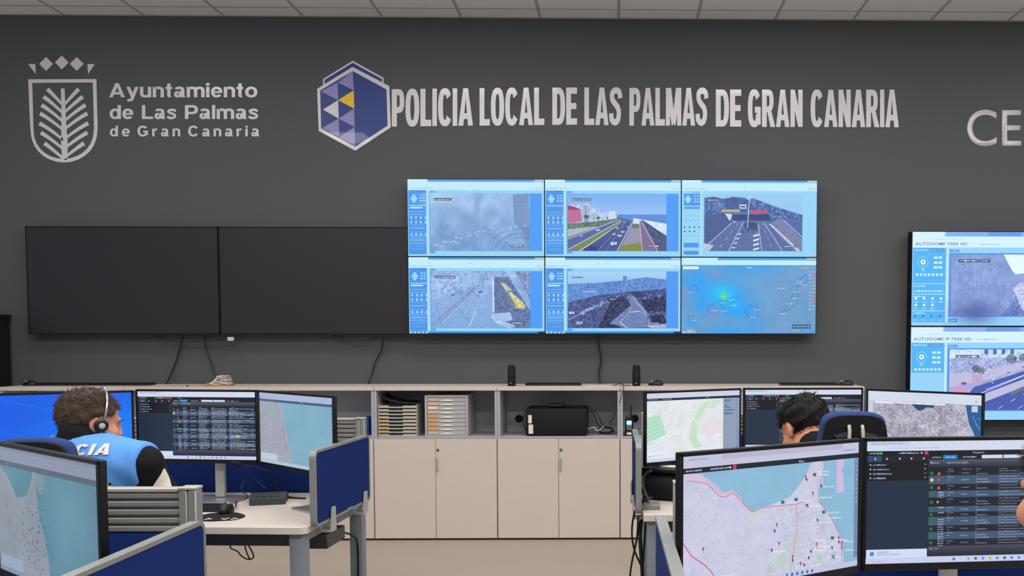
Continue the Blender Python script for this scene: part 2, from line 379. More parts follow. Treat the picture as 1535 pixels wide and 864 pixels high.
        pl([(.15, 1), (.57, .47), (.64, .46), (.5, 1)], (66, 86, 145)); ln([(.3, 1), (.59, .47)], 1.5, (190, 205, 235), .7); ln([(.38, 1), (.6, .47)], 1.5, (190, 205, 235), .7); ln([(.5, 1), (.655, .5)], 3, (215, 225, 240))
        pl([(.52, 1), (.65, .55), (.72, .45), (.76, 1)], (150, 150, 175)); pl([(.55, .9), (.74, .85), (.75, 1), (.52, 1)], (130, 140, 70)); pl([(.655, .53), (.725, .53), (.725, .6), (.65, .6)], (110, 120, 100)); pl([(.66, .45), (.725, .45), (.725, .52), (.66, .52)], (215, 228, 245)); ln([(.76, 1), (.725, .46)], 3, (200, 205, 220)); pl([(.76, 1), (.73, .46), (.77, .5), (.92, 1)], (125, 110, 150)); ln([(.91, 1), (.75, .5)], 3, (190, 200, 225))
        for u, v, q in ((.31, .64, .022), (.47, .88, .036), (.53, .74, .024), (.56, .67, .02), (.47, .71, .018), (.5, .6, .016), (.61, .58, .012), (.14, .74, .014), (.52, .46, .01), (.57, .49, .01)): car(u, v, q)
        pl([(.16, .96), (.24, .9), (.33, .93), (.3, 1), (.16, 1)], (40, 60, 150))
    elif kind == 'junction':
        c.vgrad(*P(0, 0), *P(1, .4), (155, 205, 246), (150, 200, 244)); pl([(0, .06), (.1, .04), (.2, .08), (.3, .05), (.4, .1), (.5, .07), (.7, .2), (1, .36), (1, 1), (0, 1)], (80, 112, 170)); nz(0, .03, 1, .55, 60, 12, [(0, .06), (.3, .05), (.5, .07), (.7, .2), (1, .36), (1, .6), (0, .6)])
        pl([(.2, .12), (.28, .04), (.42, .06), (.5, .2), (.4, .28), (.22, .26)], (66, 90, 150), .8)
        pl([(0, .4), (.2, .32), (.28, .5), (.1, .8), (0, .85)], (75, 92, 150)); pl([(.21, .33), (.29, .35), (.26, .47)], (205, 220, 240)); pl([(.18, .27), (.36, .26), (.36, .31), (.18, .31)], (190, 175, 110)); pl([(.47, .27), (.64, .28), (.64, .34), (.48, .34)], (190, 80, 130)); pl([(.36, .18), (.43, .18), (.43, .25), (.36, .25)], (215, 232, 250)); pl([(.37, .2), (.42, .2), (.42, .23), (.37, .23)], (60, 80, 140))
        nz(.7, .2, 1, .45, 80, 6, [(.68, .24), (1, .36), (1, .45), (.75, .4)])
        pl([(.28, .35), (.66, .35), (.68, .48), (.3, .48)], (50, 70, 125)); pl([(0, 1), (.3, .46), (.66, .46), (1, .9), (1, 1)], (88, 112, 165))
        pl([(.65, .52), (.8, .42), (1, .75), (1, 1), (.92, 1)], (120, 130, 170)); ln([(.67, .52), (.97, 1)], 6, (200, 215, 240), 1, 10); pl([(.78, .42), (.9, .42), (1, .6), (1, .78)], (80, 110, 170))
        for a, b in (((.28, .5), (0, .95)), ((.4, .48), (.25, 1)), ((.55, .5), (.59, 1)), ((.61, .5), (.8, 1)), ((.8, .44), (1, .75))): ln([a, b], 2.5, (205, 220, 245))
        for a, b in (((.35, .5), (.13, 1)), ((.59, .5), (.7, 1))):
            for k in range(4): t = k/4; ln([(a[0]+(b[0]-a[0])*t, a[1]+(b[1]-a[1])*t), (a[0]+(b[0]-a[0])*(t+.1), a[1]+(b[1]-a[1])*(t+.1))], 2, (200, 218, 245), .8)
        pl([(.4, .56), (.43, .48), (.54, .5), (.54, .62), (.45, .64)], (62, 78, 130)); nz(.35, .55, .6, .8, 60, 7, [(.36, .66), (.42, .6), (.54, .62), (.56, .75)])
        for k in range(4): pl([(.33-.02*k, .7+.08*k), (.38-.02*k, .68+.08*k), (.37-.02*k, .71+.08*k)], (220, 232, 250)); pl([(.5, .72+.08*k), (.56, .69+.08*k), (.56, .72+.08*k), (.5, .75+.08*k)], (220, 232, 250))
        ln([(.46, .02), (.44, .6)], 3, (215, 228, 245)); pl([(0, .86), (.1, .9), (.05, 1), (0, 1)], (205, 218, 240), .8); car(.31, .49, .015); nz(0, .4, 1, 1, 20, 4)
    elif kind == 'tram':
        c.vgrad(*P(0, 0), *P(1, 1), (150, 182, 228), (130, 172, 226)); nz(0, 0, 1, .45, 36, 20); nz(0, 0, 1, 1, 14, 5)
        pl([(0, .1), (.3, .05), (.5, .1), (.35, .3), (0, .5)], (165, 196, 238), .5); nz(0, .05, .4, .4, 50, 10, [(0, .1), (.3, .05), (.35, .3), (0, .45)])
        for d in (0, .03, .06): ln([(.0+d, .95), (.44+d*.5, .28)], 3, (90, 110, 160), .8); ln([(.02+d, .95), (.45+d*.5, .28)], 2, (190, 212, 240), .8)
        pl([(.63, .1), (.78, .1), (1, .7), (1, 1), (.85, 1), (.64, .75)], (98, 118, 165)); nz(.6, .1, 1, 1, 50, 5, [(.63, .1), (.78, .1), (1, .7), (1, 1), (.64, .8)])
        pl([(.62, .1), (.635, .1), (.635, .72), (.62, .72)], (205, 225, 250)); pl([(.61, .75), (.8, .72), (.82, .86), (.7, .9), (.64, .84)], (165, 195, 235)); ln([(.61, .78), (.66, .9), (.8, 1)], 4, (215, 232, 250)); ln([(.66, .88), (.84, .96)], 4, (215, 232, 250))
        pl([(.7, .2), (.74, .2), (.82, .34), (.76, .36)], (190, 200, 180)); pl([(.76, .38), (.81, .36), (.95, .6), (.93, .66), (.84, .64)], (208, 212, 170)); pl([(.82, .55), (.92, .52), (.95, .64), (.85, .65)], (212, 205, 120)); pl([(.76, .38), (.78, .37), (.86, .62), (.84, .64)], (120, 140, 120))
        pl([(.85, 0), (1, 0), (1, .5)], (120, 125, 170), .6); nz(.8, 0, 1, .5, 60, 7, [(.85, 0), (1, 0), (1, .5)])
        for u, v, q in ((.5, .37, .025), (.22, .42, .02), (.48, .26, .014), (.57, .14, .012)): car(u, v, q, (110, 135, 185))
        nz(.74, .15, 1, .7, 60, 5, [(.7, .2), (.82, .34), (.95, .6), (.84, .65)]); nz(0, 0, 1, 1, 14, 9)
        car(.52, .65, .02, (190, 215, 245)); ln([(.45, .7), (.38, .98)], 4, (200, 220, 248)); ln([(.25, .6), (.4, .9)], 2, (95, 130, 185), .7); ln([(.2, .2), (.2, .5)], 2, (100, 130, 180), .7); ln([(.05, .55), (.1, 1)], 3, (100, 130, 180), .5)
    elif kind == 'city':
        c.vgrad(*P(0, 0), *P(1, .25), (170, 212, 248), (150, 196, 242)); pl([(0, .22), (.3, .2), (.55, .16), (.7, .12), (.8, .1), (1, .14), (1, .5), (0, .55)], (96, 140, 210)); pl([(.56, .08), (.6, .08), (.6, .4), (.56, .4)], (100, 140, 205))
        pl([(0, .55), (.3, .42), (.6, .36), (1, .3), (1, 1), (0, 1)], (70, 86, 140)); nz(0, .1, 1, .6, 44, 8, [(0, .22), (.55, .16), (.8, .1), (1, .14), (1, .6), (0, .6)]); nz(0, .4, 1, 1, 60, 7, [(0, .55), (.6, .36), (1, .3), (1, 1), (0, 1)])
        pl([(.3, 1), (.45, .5), (.56, .42), (.64, .6), (.52, 1)], (44, 50, 92)); c.glow(*P(.53, .55), 26, 24, (46, 56, 96), .8); pl([(.74, .5), (1, .44), (1, .7), (.8, .7)], (40, 50, 92)); pl([(.82, .8), (.95, .76), (1, .85), (1, .95), (.8, .9)], (34, 42, 80)); pl([(.62, .36), (.72, .34), (.8, .44), (.7, .46)], (50, 62, 105))
        pl([(.42, .92), (.5, .8), (.58, .68), (.64, .6), (.6, .42), (.66, .42), (.82, .74), (.86, .98), (.6, 1)], (108, 130, 180)); ln([(.66, .44), (.7, .55), (.76, .66), (.8, .8)], 4, (170, 190, 225)); ln([(.53, .9), (.6, 1)], 7, (170, 180, 215)); ln([(.53, .9), (.6, .76), (.64, .64)], 3, (165, 182, 215)); ln([(0, .86), (.2, .68), (.4, .52)], 9, (110, 135, 185), 1, 4)
        nz(.2, .35, 1, 1, 70, 5, [(.3, 1), (.45, .5), (.56, .42), (.64, .6), (.52, 1)]); nz(.7, .4, 1, 1, 80, 6, [(.74, .44), (1, .4), (1, 1), (.84, .95)]); nz(.4, .4, .9, 1, 25, 4)
        for k in range(70):
            t = random.random(); car(.1+.42*t+random.random()*.05, .72-.34*t+random.random()*.06, .005+.006*(1-t), (205, 225, 250))
        for k in range(24): car(.6+.2*random.random(), .72+.22*random.random(), .010, (150, 175, 220))
        car(.04, .74, .03); car(.12, .92, .035, (180, 205, 245)); ln([(.15, .36), (.28, .35)], 3, (205, 225, 248)); pl([(.8, .95), (1, .92), (1, 1), (.84, 1)], (200, 215, 240), .7); ln([(.63, .72), (.74, .7)], 3, (210, 225, 245))
    if side_full: c.rect(.895, .183, .985, .928, (76, 156, 248)); c.rect(.985, .142, 1, .97, (150, 214, 250))
    # black name plate and time stamp, print too small to read
    lw = {'haze': .18, 'coast': .20, 'junction': .115, 'tram': .21, 'city': .12}[kind]
    c.rect(*P(.035, .08), *P(.035+lw, .125), (30, 45, 80), .85 if kind != 'city' else .0); c.dash(*P(.04, .088), lw*.68, .020, (215, 235, 250) if kind != 'city' else (60, 80, 130), .95)
    c.rect(*P(.80, .895), *P(.94, .935), (40, 60, 110), .6); c.dash(*P(.81, .902), .085, .016, (235, 245, 255), 1)
    if kind in ('tram', 'city'):
        c.vgrad(0, .972, 1, 1, (70, 170, 230), (30, 110, 190)); c.rect(0, .972, .14, 1, (150, 205, 235)); c.rect(.95, .975, 1, 1, (20, 50, 90))
        for k in range(4): c.rect(.02+k*.03, .978, .032+k*.03, .995, (30, 90, 130))
    return c.done('camera_page_'+kind, .96)

def weather_map():
    c = Cv(640, 360, (110, 160, 208)); c.noise(0, 0, 1, 1, 10, 60)
    for x, y, rx, ry, al in ((.12, .3, 80, 60, .8), (.3, .5, 130, 80, .9), (.5, .12, 170, 40, .55), (.42, .68, 70, 40, .9), (.15, .62, 40, 40, .6), (.35, .98, 120, 28, .8), (.55, .85, 50, 30, .4), (.07, .85, 30, 20, .6)): c.glow(x, y, rx, ry, (30, 165, 255), al)
    c.glow(.24, .22, 50, 30, (115, 155, 205), .8); c.glow(.24, .72, 35, 40, (125, 150, 205), .7); c.glow(.02, .5, 30, 40, (125, 150, 200), .7)
    c.glow(.3, .46, 60, 40, (30, 205, 250), .85); c.glow(.315, .5, 22, 18, (60, 220, 190), .9); c.glow(.315, .515, 11, 10, (170, 225, 60), .95); c.glow(.37, .58, 36, 34, (35, 190, 255), .6)
    isl = (40, 90, 150)
    def loop(x, y, r, q=1., jag=.18, rot=0):
        pts = [(x+r*(1+jag*(random.random()-.5))*math.cos(t)*.56, y+r*q*(1+jag*(random.random()-.5))*math.sin(t)) for t in np.linspace(0, 2*PI, 22)]; c.line(pts+[pts[0]], 1.8, isl, .8)
    loop(.525, .71, .085); loop(.22, .67, .05); loop(.09, .41, .05); loop(.07, .8, .04)
    c.line([(.28, .57), (.31, .68), (.33, .74), (.355, .68), (.37, .6), (.43, .52), (.42, .5), (.37, .53), (.33, .58), (.28, .57)], 1.8, isl, .8)
    c.line([(.74, .72), (.77, .69), (.81, .55), (.83, .47), (.86, .43), (.87, .5), (.86, .6), (.80, .68), (.75, .73)], 1.8, isl, .8); c.line([(.86, .38), (.88, .28), (.93, .22), (.94, .28), (.9, .36), (.86, .38)], 1.8, isl, .8)
    for x, y in ((.08, .45), (.31, .585), (.53, .78), (.24, .69), (.39, .62), (.37, .55), (.85, .44), (.85, .53), (.8, .6), (.76, .73), (.87, .33), (.91, .35), (.74, .395), (.32, .7), (.09, .82), (.56, .68), (.88, .3)): c.dash(x-.025, y, .05, .012, (225, 240, 255), .8)
    c.rect(0, 0, 1, .095, (196, 240, 254)); c.vgrad(.27, 0, .93, .035, (60, 140, 210), (110, 190, 235)); c.rect(.93, 0, 1, .04, (170, 190, 205)); c.rect(.01, .115, .125, .15, (225, 245, 255)); c.dash(.475, .12, .05, .015, (240, 245, 255)); c.rect(.47, .12, .477, .135, (190, 40, 60))
    c.dash(.88, .12, .07, .018, (220, 200, 130)); 
    for k in range(12): c.rect(.978, .17+k*.045, .993, .195+k*.045, random.choice([(220, 110, 150), (225, 150, 110), (170, 205, 140), (120, 190, 210)]), .9); c.dash(.945, .178+k*.045, .028, .01, (220, 235, 250), .8)
    for r_ in range(2):
        for k in range(8): c.rect(.825+k*.018, .88+r_*.035, .838+k*.018, .9+r_*.035, (30, 50, 90), .9)
    c.dash(.83, .95, .05, .02, (230, 215, 120)); c.dash(.045, .945, .055, .018, (235, 225, 130)); c.dash(.01, .97, .1, .015, (235, 245, 255)); c.vgrad(.15, .985, 1, 1, (60, 170, 225), (120, 120, 210))
    return c.done('weather_map_page', .96)

def autodome(title, kind):
    c = Cv(900, 506, (150, 212, 250)); c.rect(0, 0, .19, .05, (215, 240, 255)); c.rect(.20, 0, 1, .045, (130, 175, 240)); c.rect(.45, 0, .65, .045, (90, 140, 225), .6); c.rect(0, .05, 1, .165, (214, 242, 255))
    c.text(.015, .143, 17, title, (92, 112, 160), 1, 1.12); c.dash(.1, .07, .2, .01, (140, 170, 210), .5); c.dash(.40, .125, .12, .012, (110, 140, 190), .7)
    sb = (84, 180, 244); bt = .965 if kind == 'street' else .49; c.rect(.005, .17, .20, bt, sb); c.rect(.205, .17, .215, .96, (205, 238, 254)); c.dash(.015, .185, .08, .015, (225, 245, 255), .9); c.rect(.105, .18, .185, .205, (60, 130, 200)); c.dash(.11, .186, .07, .012, (225, 245, 255), .8)
    c.disc(.065, .32, 30, (110, 205, 245)); c.disc(.065, .32, 22, (60, 160, 230)); c.disc(.065, .32, 15, (225, 245, 252)); c.disc(.065, .32, 5, (60, 140, 200)); c.disc(.065, .40, 10, (120, 215, 240))
    for a in (.14, .168):
        for b in (.26, .315, .365): c.rect(a-.011, b, a+.011, b+.025, (200, 238, 254))
    for k in range(7): c.disc(.03+k*.024, .455, 8, (190, 234, 252))
    if kind == 'street':
        for y in (.55, .66, .84): c.rect(.005, y, .2, y+.006, (200, 238, 254))
        for y in (.57, .68, .86): c.dash(.01, y, .07, .015, (230, 246, 255), .9)
        c.dash(.01, .62, .18, .02, (225, 245, 255), .8)
        for y in (.71, .78):
            for k in range(4 if y < .75 else 3): c.disc(.025+k*.05, y, 7, (225, 245, 255)); c.dash(.01+k*.05, y+.03, .03, .012, (225, 245, 255), .8)
        for k in range(4): c.disc(.02+k*.05, .9, 5, (30, 90, 170)); c.dash(.01+k*.05, .935, .03, .012, (225, 245, 255), .7)
    c.rect(.225, .19, .28, .215, (70, 140, 220)); c.dash(.232, .196, .04, .012, (225, 245, 255), .9); c.rect(.222, .225, .99, .905, (80, 140, 225)); c.rect(.222, .925, .275, .965, (70, 150, 225)); c.dash(.23, .938, .035, .014, (225, 245, 255), .9)
    x0, x1, y0, y1 = .233, .98, .24, .895
    def P(u, v): return (x0+(x1-x0)*u, y0+(y1-y0)*v)
    def pl(pts, col, al=1.): c.poly([P(*p) for p in pts], col, al)
    def ln(pts, w, col, al=1., w2=None): c.line([P(*p) for p in pts], w, col, al, w2)
    def nz(u0, v0, u1, v1, amp, cell, mask=None, **k): c.noise(*P(u0, v0), *P(u1, v1), amp, cell, mask=[P(*p) for p in mask] if mask else None, **k)
    if kind == 'street':
        c.vgrad(*P(0, 0), *P(1, 1), (165, 190, 235), (100, 125, 195)); pl([(.4, 0), (.72, 0), (.6, .3), (.52, .32), (.46, .2)], (225, 250, 250))
        pl([(0, 0), (.42, 0), (.5, .3), (.52, .75), (.4, 1), (0, 1)], (135, 160, 215)); nz(0, 0, .55, 1, 24, 26, [(0, 0), (.42, 0), (.5, .3), (.5, 1), (0, 1)]); c.glow(*P(.2, .95), 110, 60, (70, 90, 160), .8)
        for k in range(7): ln([(.03+k*.035, .22), (.05+k*.033, .8)], 1.5, (85, 110, 175), .6)
        pl([(.62, .2), (.76, .05), (1, 0), (1, .9), (.8, .7), (.6, .5)], (110, 140, 210)); pl([(.5, .55), (.56, .45), (.7, .62), (1, .75), (1, 1), (.6, 1)], (190, 200, 235)); nz(.4, .4, 1, 1, 60, 9, [(.5, .5), (1, .7), (1, 1), (.5, 1)])
        pl([(.7, 0), (.73, 0), (.74, .85), (.7, .85)], (70, 90, 160)); ln([(.58, .45), (.75, .7)], 8, (200, 205, 235)); pl([(.74, .9), (.95, .88), (.97, 1), (.74, 1)], (70, 50, 100))
        for k in range(30): c.disc(*P(.5+.4*random.random(), .7+.28*random.random()), 4, random.choice([(70, 85, 150), (220, 228, 248), (120, 80, 120)]), .9)
        c.rect(*P(.06, .08), *P(.31, .125), (40, 50, 100)); c.dash(*P(.07, .087), .17, .018, (235, 245, 255), 1)
    else:
        c.vgrad(*P(0, 0), *P(1, .3), (200, 225, 245), (170, 195, 235)); pl([(0, .15), (1, .1), (1, 1), (0, 1)], (165, 175, 220)); nz(0, 0, 1, .6, 50, 12)
        pl([(0, .05), (.25, .05), (.25, .12), (0, .14)], (215, 232, 245)); 
        for k in range(4): pl([(.28+k*.07, 0), (.31+k*.07, 0), (.31+k*.07, .08), (.28+k*.07, .08)], (80, 110, 190))
        pl([(0, .4), (.3, .34), (.55, .22), (.8, .14), (.9, .14), (.3, .5), (0, .62)], (190, 190, 225)); pl([(.1, .9), (.2, .62), (1.02, .08), (1.02, 1), (0, 1)], (72, 92, 178)); pl([(0, .95), (.98, .2), (1, .25), (1, .3), (.12, 1), (0, 1)], (190, 190, 222)); pl([(.5, .7), (.72, .5), (.74, .55), (.5, .76)], (110, 115, 125))
        ln([(.3, .66), (.95, .15)], 3, (220, 230, 250)); ln([(.12, .84), (.9, .18)], 4, (215, 225, 248))
        for d in (.0, .16, .3): 
            for k in range(5): t = k/5; ln([(.4+d+.5*t, .98-.6*t), (.44+d+.5*t, .93-.6*t)], 3, (215, 228, 250), .9)
        for x, y, q in ((.22, .32, 26), (.26, .36, 20), (.5, .15, 30), (.6, .13, 26), (.72, .12, 16)): c.disc(*P(x, y), q, (84, 110, 125), .75, q*.8); nz(x-.08, y-.1, x+.08, y+.1, 60, 7)
        pl([(.18, .4), (.27, .4), (.26, .58), (.19, .58)], (195, 165, 205)); pl([(.03, .62), (.15, .6), (.15, .7), (.03, .7)], (215, 150, 205)); c.disc(*P(.12, .56), 16, (70, 80, 140), .8, 8)
        for u, v in ((.35, .56), (.48, .37), (.6, .28), (.7, .23)): c.disc(*P(u, v), 8, (60, 80, 150), 1, 6); c.disc(*P(u, v-.01), 5, (215, 228, 248), 1, 3)
        c.rect(*P(.05, .09), *P(.24, .135), (40, 50, 90)); c.dash(*P(.06, .098), .13, .018, (235, 245, 255), 1)
    return c.done('camera_page_'+kind, 1.)

def dispatch(fine, dim=1.):
    w, h = (1000, 562) if fine else (640, 360); k_ = w/1000
    c = Cv(w, h, (27, 42, 62)); wht = (214, 222, 240)
    c.rect(0, 0, 1, .078, (208, 216, 236)); c.rect(0, 0, .2, .035, (196, 206, 228)); c.dash(.02, .012, .15, .012, (120, 135, 165), .6); c.dash(.1, .05, .24, .010, (160, 170, 200), .6)
    c.rect(0, .078, 1, .115, (14, 17, 26)); c.rect(.0, .115, .29, .165, (22, 26, 38)); c.rect(.005, .118, .07, .165, (40, 68, 110)); c.rect(0, .165, .29, .32, (12, 14, 22)); c.rect(0, .32, .29, .9, (26, 42, 64))
    if fine: c.text(.5, .105, 9, 'Despacho', wht, .95)
    else: c.dash(.34, .09, .035, .014, wht, .9)
    c.dash(.013, .09, .035, .014, wht, .9); c.rect(.05, .088, .058, .106, (60, 200, 60)); c.rect(.062, .088, .072, .106, (60, 200, 60)); c.dash(.15, .09, .095, .014, wht, .9); c.disc(.258, .097, 4*k_, wht); c.rect(.272, .084, .289, .11, (225, 50, 70))
    for x in (.04, .095, .155, .21, .268): c.disc(x, .142, 4.5*k_, wht, .85)
    for j in range(4): y = .185+j*.036; c.disc(.018, y+.006, 4*k_, wht, .8); c.dash(.03, y, .06+.015*(j % 3), .013, wht, .85); c.rect(.272, y+.002, .28, y+.008, wht, .8)
    c.rect(.295, .115, 1, .155, (17, 21, 32)); c.rect(.36, .118, .428, .15, (24, 130, 196)); c.dash(.308, .128, .042, .013, wht, .85); c.dash(.372, .128, .045, .013, (150, 200, 235), .9); c.dash(.455, .128, .065, .013, wht, .8); c.rect(.545, .12, .645, .148, (206, 214, 232)); c.rect(.65, .12, .745, .148, (206, 214, 232)); c.dash(.76, .128, .1, .013, wht, .7)
    c.vgrad(.295, .155, 1, .215, (82, 88, 104), (36, 42, 56)); 
    if fine: c.text(.30, .185, 8, 'Mostrar', wht, .9); c.text(.375, .185, 8, 'registros por página', wht, .9)
    else: c.dash(.30, .172, .04, .012, wht, .8); c.dash(.365, .172, .09, .012, wht, .8)
    c.rect(.295, .215, 1, .245, (20, 24, 36))
    for x, t in ((.385, 'Fecha'), (.455, 'Referencia'), (.515, 'Código'), (.63, 'Dirección'), (.80, 'Descripción')):
        if fine: c.text(x, .238, 6, t, wht, .8)
        else: c.dash(x, .226, .03, .010, wht, .6)
    ys = [.245, .285, .355, .41, .465, .54, .585, .625, .695, .75, .81, .865]
    for j in range(11):
        a, b = ys[j], ys[j+1]; c.rect(.295, a, 1, b, (22, 27, 40) if j % 2 == 0 else (62, 84, 112)); m_ = (a+b)/2
        c.disc(.308, m_, 8*k_, (24, 116, 60) if j != 1 else (226, 214, 90))
        if not fine and j > 3: c.disc(.308, m_, 6*k_, (40, 90, 100))
        if j in (0, 2): c.poly([(.334, m_+.012), (.350, m_+.012), (.342, m_-.014)], (230, 110, 60))
        elif j == 1: c.rect(.336, m_-.01, .346, m_+.01, (220, 70, 60))
        elif j == 4: c.disc(.338, m_, 5*k_, (240, 180, 60))
        else:
            for q in range(3 if (b-a) > .05 else 1): c.dash(.340, m_-.02+q*.02, .028, .011, wht, .8)
        nl = 3 if (b-a) > .06 else 2
        for q in range(nl):
            y = m_-.011*nl+q*.022
            if fine:
                if q < 2: c.text(.382, y+.014, 5.5, ('23/12/2024', '11:3%d' % (q+j % 7))[q], wht, .9, .8)
                if q == 0: c.text(.448, m_+.006, 5.5, 'LP2024%04d' % (6000+j*37), wht, .85, .85)
                c.text(.52, y+.014, 5.5, ['%02d' % (10+j*3), 'DESOBEDIENCIA', 'ESTACIONAMIENTO'][q], wht, .9, .9)
                c.text(.63, y+.014, 5.5, ['CALLE LEON Y CASTILLO, %d' % (12+j*7), 'Las Palmas de Gran Canaria Las Palmas', 'Las Palmas de Gran Canaria'][q], wht, .9, .9)
                c.dash(.80, y+.004, .16-.05*q, .010, wht, .75)
            else:
                c.dash(.385, y, .035, .012, wht, .7); c.dash(.52, y, .06+.03*random.random(), .012, wht, .8); c.dash(.63, y, .11+.02*random.random(), .012, wht, .8)
                c.dash(.78, y, .06+.2*random.random(), .012, wht, .75)
        if not fine: c.dash(.45, m_-.006, .045, .013, wht, .8)
        c.dash(.965, m_-.006, .02, .012, wht, .7)
    if not fine: c.rect(.785, .645, .825, .67, (130, 150, 215)); c.rect(.83, .645, .865, .67, (226, 190, 110))
    c.vgrad(.295, .865, 1, .95, (66, 72, 88), (26, 32, 46))
    if fine: c.text(.302, .892, 7, 'Pág. 1 de 1', wht, .9)
    c.rect(0, .95, 1, 1, (196, 206, 236)); c.rect(0.003, .885, .29, .955, (204, 220, 244))
    if fine: c.disc(.03, .92, 10, (40, 120, 210)); c.text(.028, .93, 10, 'i', (230, 240, 255)); c.dash(.055, .9, .06, .012, (120, 140, 170), .8); c.dash(.055, .92, .11, .012, (140, 155, 185), .8); c.dash(.03, .98, .05, .008, (120, 130, 160), .6)
    for i, col in enumerate(((30, 110, 200), (200, 190, 200), (190, 150, 90), (50, 70, 110), (90, 130, 220), (200, 170, 60), (40, 130, 200), (30, 60, 130), (150, 80, 160), (50, 120, 210))):
        if i != 1: c.rect(.42+i*.035-.006, .965, .42+i*.035+.006, .985, col, .9)
    c.a *= dim
    return c.done('dispatch_page_fine' if fine else 'dispatch_page', 1.)

def city_map_m5():
    # corners of the lit screen in a 1151 x 864 view of the monitor, so the chart keeps its true proportions
    c = Cv(960, 540, (196, 200, 228), [(48, 132), (1121, 40), (1113, 800), (47, 985)])
    land, sea = (200, 203, 228), (138, 185, 214)
    B = (40, 186); c.a[:] = np.array(land)/255.
    sea_poly = [(40, 230), (160, 238), (215, 300), (265, 350), (330, 350), (372, 362), (405, 400), (430, 440), (465, 468), (520, 440), (580, 425), (640, 400), (700, 372), (750, 310), (790, 255), (840, 160), (870, 120), (890, 128), (905, 190), (880, 270), (870, 350), (872, 400), (905, 440), (960, 520), (1000, 600), (1025, 690), (1030, 820), (1125, 800), (1125, 90), (40, 190)]
    for k in range(620):      # faint relief lines and streets
        x = 60+random.random()*960; y = 300+random.random()*620
        L = 20+random.random()*50; a = random.random()*PI
        if x > 560: a = random.choice([.7, 2.2, .75, 2.3])+random.random()*.2; L *= .8
        col = random.choice([(176, 180, 206), (216, 216, 236)]) if x < 560 else random.choice([(226, 228, 240), (160, 168, 190), (220, 222, 236)])
        c.line([(x, y), (x+L*math.cos(a)*.5, y+L*math.sin(a)*.5+4), (x+L*math.cos(a), y+L*math.sin(a))], 1.9, col, .75)
    for k in range(420):
        x = 640+random.random()*370; y = 440+random.random()*400; a = random.choice([1.15, 2.75]); L = 15+random.random()*40
        c.line([(x, y), (x+L*math.cos(a), y+L*math.sin(a))], 1.3, random.choice([(168, 172, 192), (234, 234, 244), (158, 170, 180), (186, 200, 186)]), .85)
    c.poly(sea_poly, sea); c.noise(0, 100, 1151, 900, 7, 60)
    c.poly([(870, 120), (905, 190), (880, 270), (870, 350), (780, 330), (760, 300), (830, 160)], (205, 196, 220), .6)
    c.poly([(985, 135), (1032, 128), (1030, 190), (1012, 215), (1028, 240), (1028, 350), (985, 353)], (206, 186, 222)); c.poly([(850, 250), (905, 250), (905, 300), (860, 330)], (205, 186, 212), .7)
    c.poly([(40, 230), (160, 238), (250, 300), (290, 350), (350, 332), (400, 380), (425, 440), (470, 470), (440, 480), (380, 420), (340, 355), (280, 380), (200, 300), (130, 270), (40, 262)], (216, 190, 214), .7)
    for k in range(80):
        y = 160+random.random()*220; x = 860-(y-160)*.35+(random.random()-.5)*(40+(y-160)*.35); c.line([(x, y), (x+12, y-18)], 1.2, (226, 222, 234), .8)
    for x, y, rx, ry, col in ((500, 500, 60, 30, (206, 212, 206)), (880, 750, 22, 16, (160, 205, 160)), (640, 760, 40, 30, (184, 208, 184)), (570, 820, 30, 26, (178, 196, 186)), (910, 800, 26, 14, (170, 208, 170)), (880, 380, 12, 10, (170, 205, 150)), (900, 560, 30, 40, (184, 188, 206)), (730, 640, 40, 60, (190, 200, 205))): c.glow(x, y, rx*.8, ry*.8, col, .9)
    road = (214, 130, 152)
    c.line([(70, 277), (160, 287), (200, 300), (265, 370), (300, 378), (345, 350), (380, 375), (420, 425), (470, 468), (530, 440), (640, 430), (740, 420), (780, 405)], 4, road); c.line([(737, 420), (740, 500), (742, 590), (725, 660), (722, 720)], 4, (206, 150, 168)); c.line([(722, 720), (700, 850)], 3, (206, 140, 160), .8)
    c.line([(48, 655), (100, 735), (180, 790), (215, 825), (250, 880)], 5, (206, 110, 140)); c.line([(872, 400), (910, 450), (960, 520), (1000, 600), (1018, 700), (1015, 790)], 4, (196, 120, 150), .8)
    for x, y in ((160, 330), (170, 690), (618, 545), (632, 660), (715, 740), (765, 783), (793, 250), (838, 352), (797, 425), (998, 628), (1018, 660), (1018, 690), (863, 665)): c.disc(x, y, 6, (206, 70, 90)) if x != 160 else None; c.rect(x-2, y+6, x+2, y+22, (206, 70, 90)) if x != 160 else None
    for x, y in ((848, 240), (735, 392), (905, 470), (653, 408), (960, 630), (965, 745)): c.rect(x-10, y-10, x+10, y+10, (30, 120, 90))
    for x, y in ((605, 585), (868, 520), (890, 310), (587, 703), (828, 713), (815, 752), (787, 795), (958, 690), (1000, 655), (808, 432), (800, 270), (715, 765)): c.poly([(x-7, y-4), (x, y-14), (x+5, y+2), (x, y+12)], (40, 56, 100))
    for x, y in ((870, 235), (870, 215), (900, 308), (885, 375), (755, 395), (675, 405), (925, 468), (950, 500), (885, 530), (850, 640), (845, 700), (1030, 645), (1040, 700), (980, 635), (820, 790), (600, 705), (880, 678), (810, 425), (930, 740)): c.dash(x, y, 70, 10, (236, 238, 248), .9)
    # browser bar, black title bar, tool strip
    q = lambda u, v: (u, v)
    c2 = Cv(4, 4, (0, 0, 0)); H_old = c.H; c.H = c2.H
    c.rect(0, 0, 1, .085, (196, 198, 222)); c.rect(.2, 0, .9, .04, (186, 180, 206)); c.dash(.03, .02, .1, .012, (120, 125, 160), .7); c.dash(.9, .05, .08, .012, (110, 115, 150), .8)
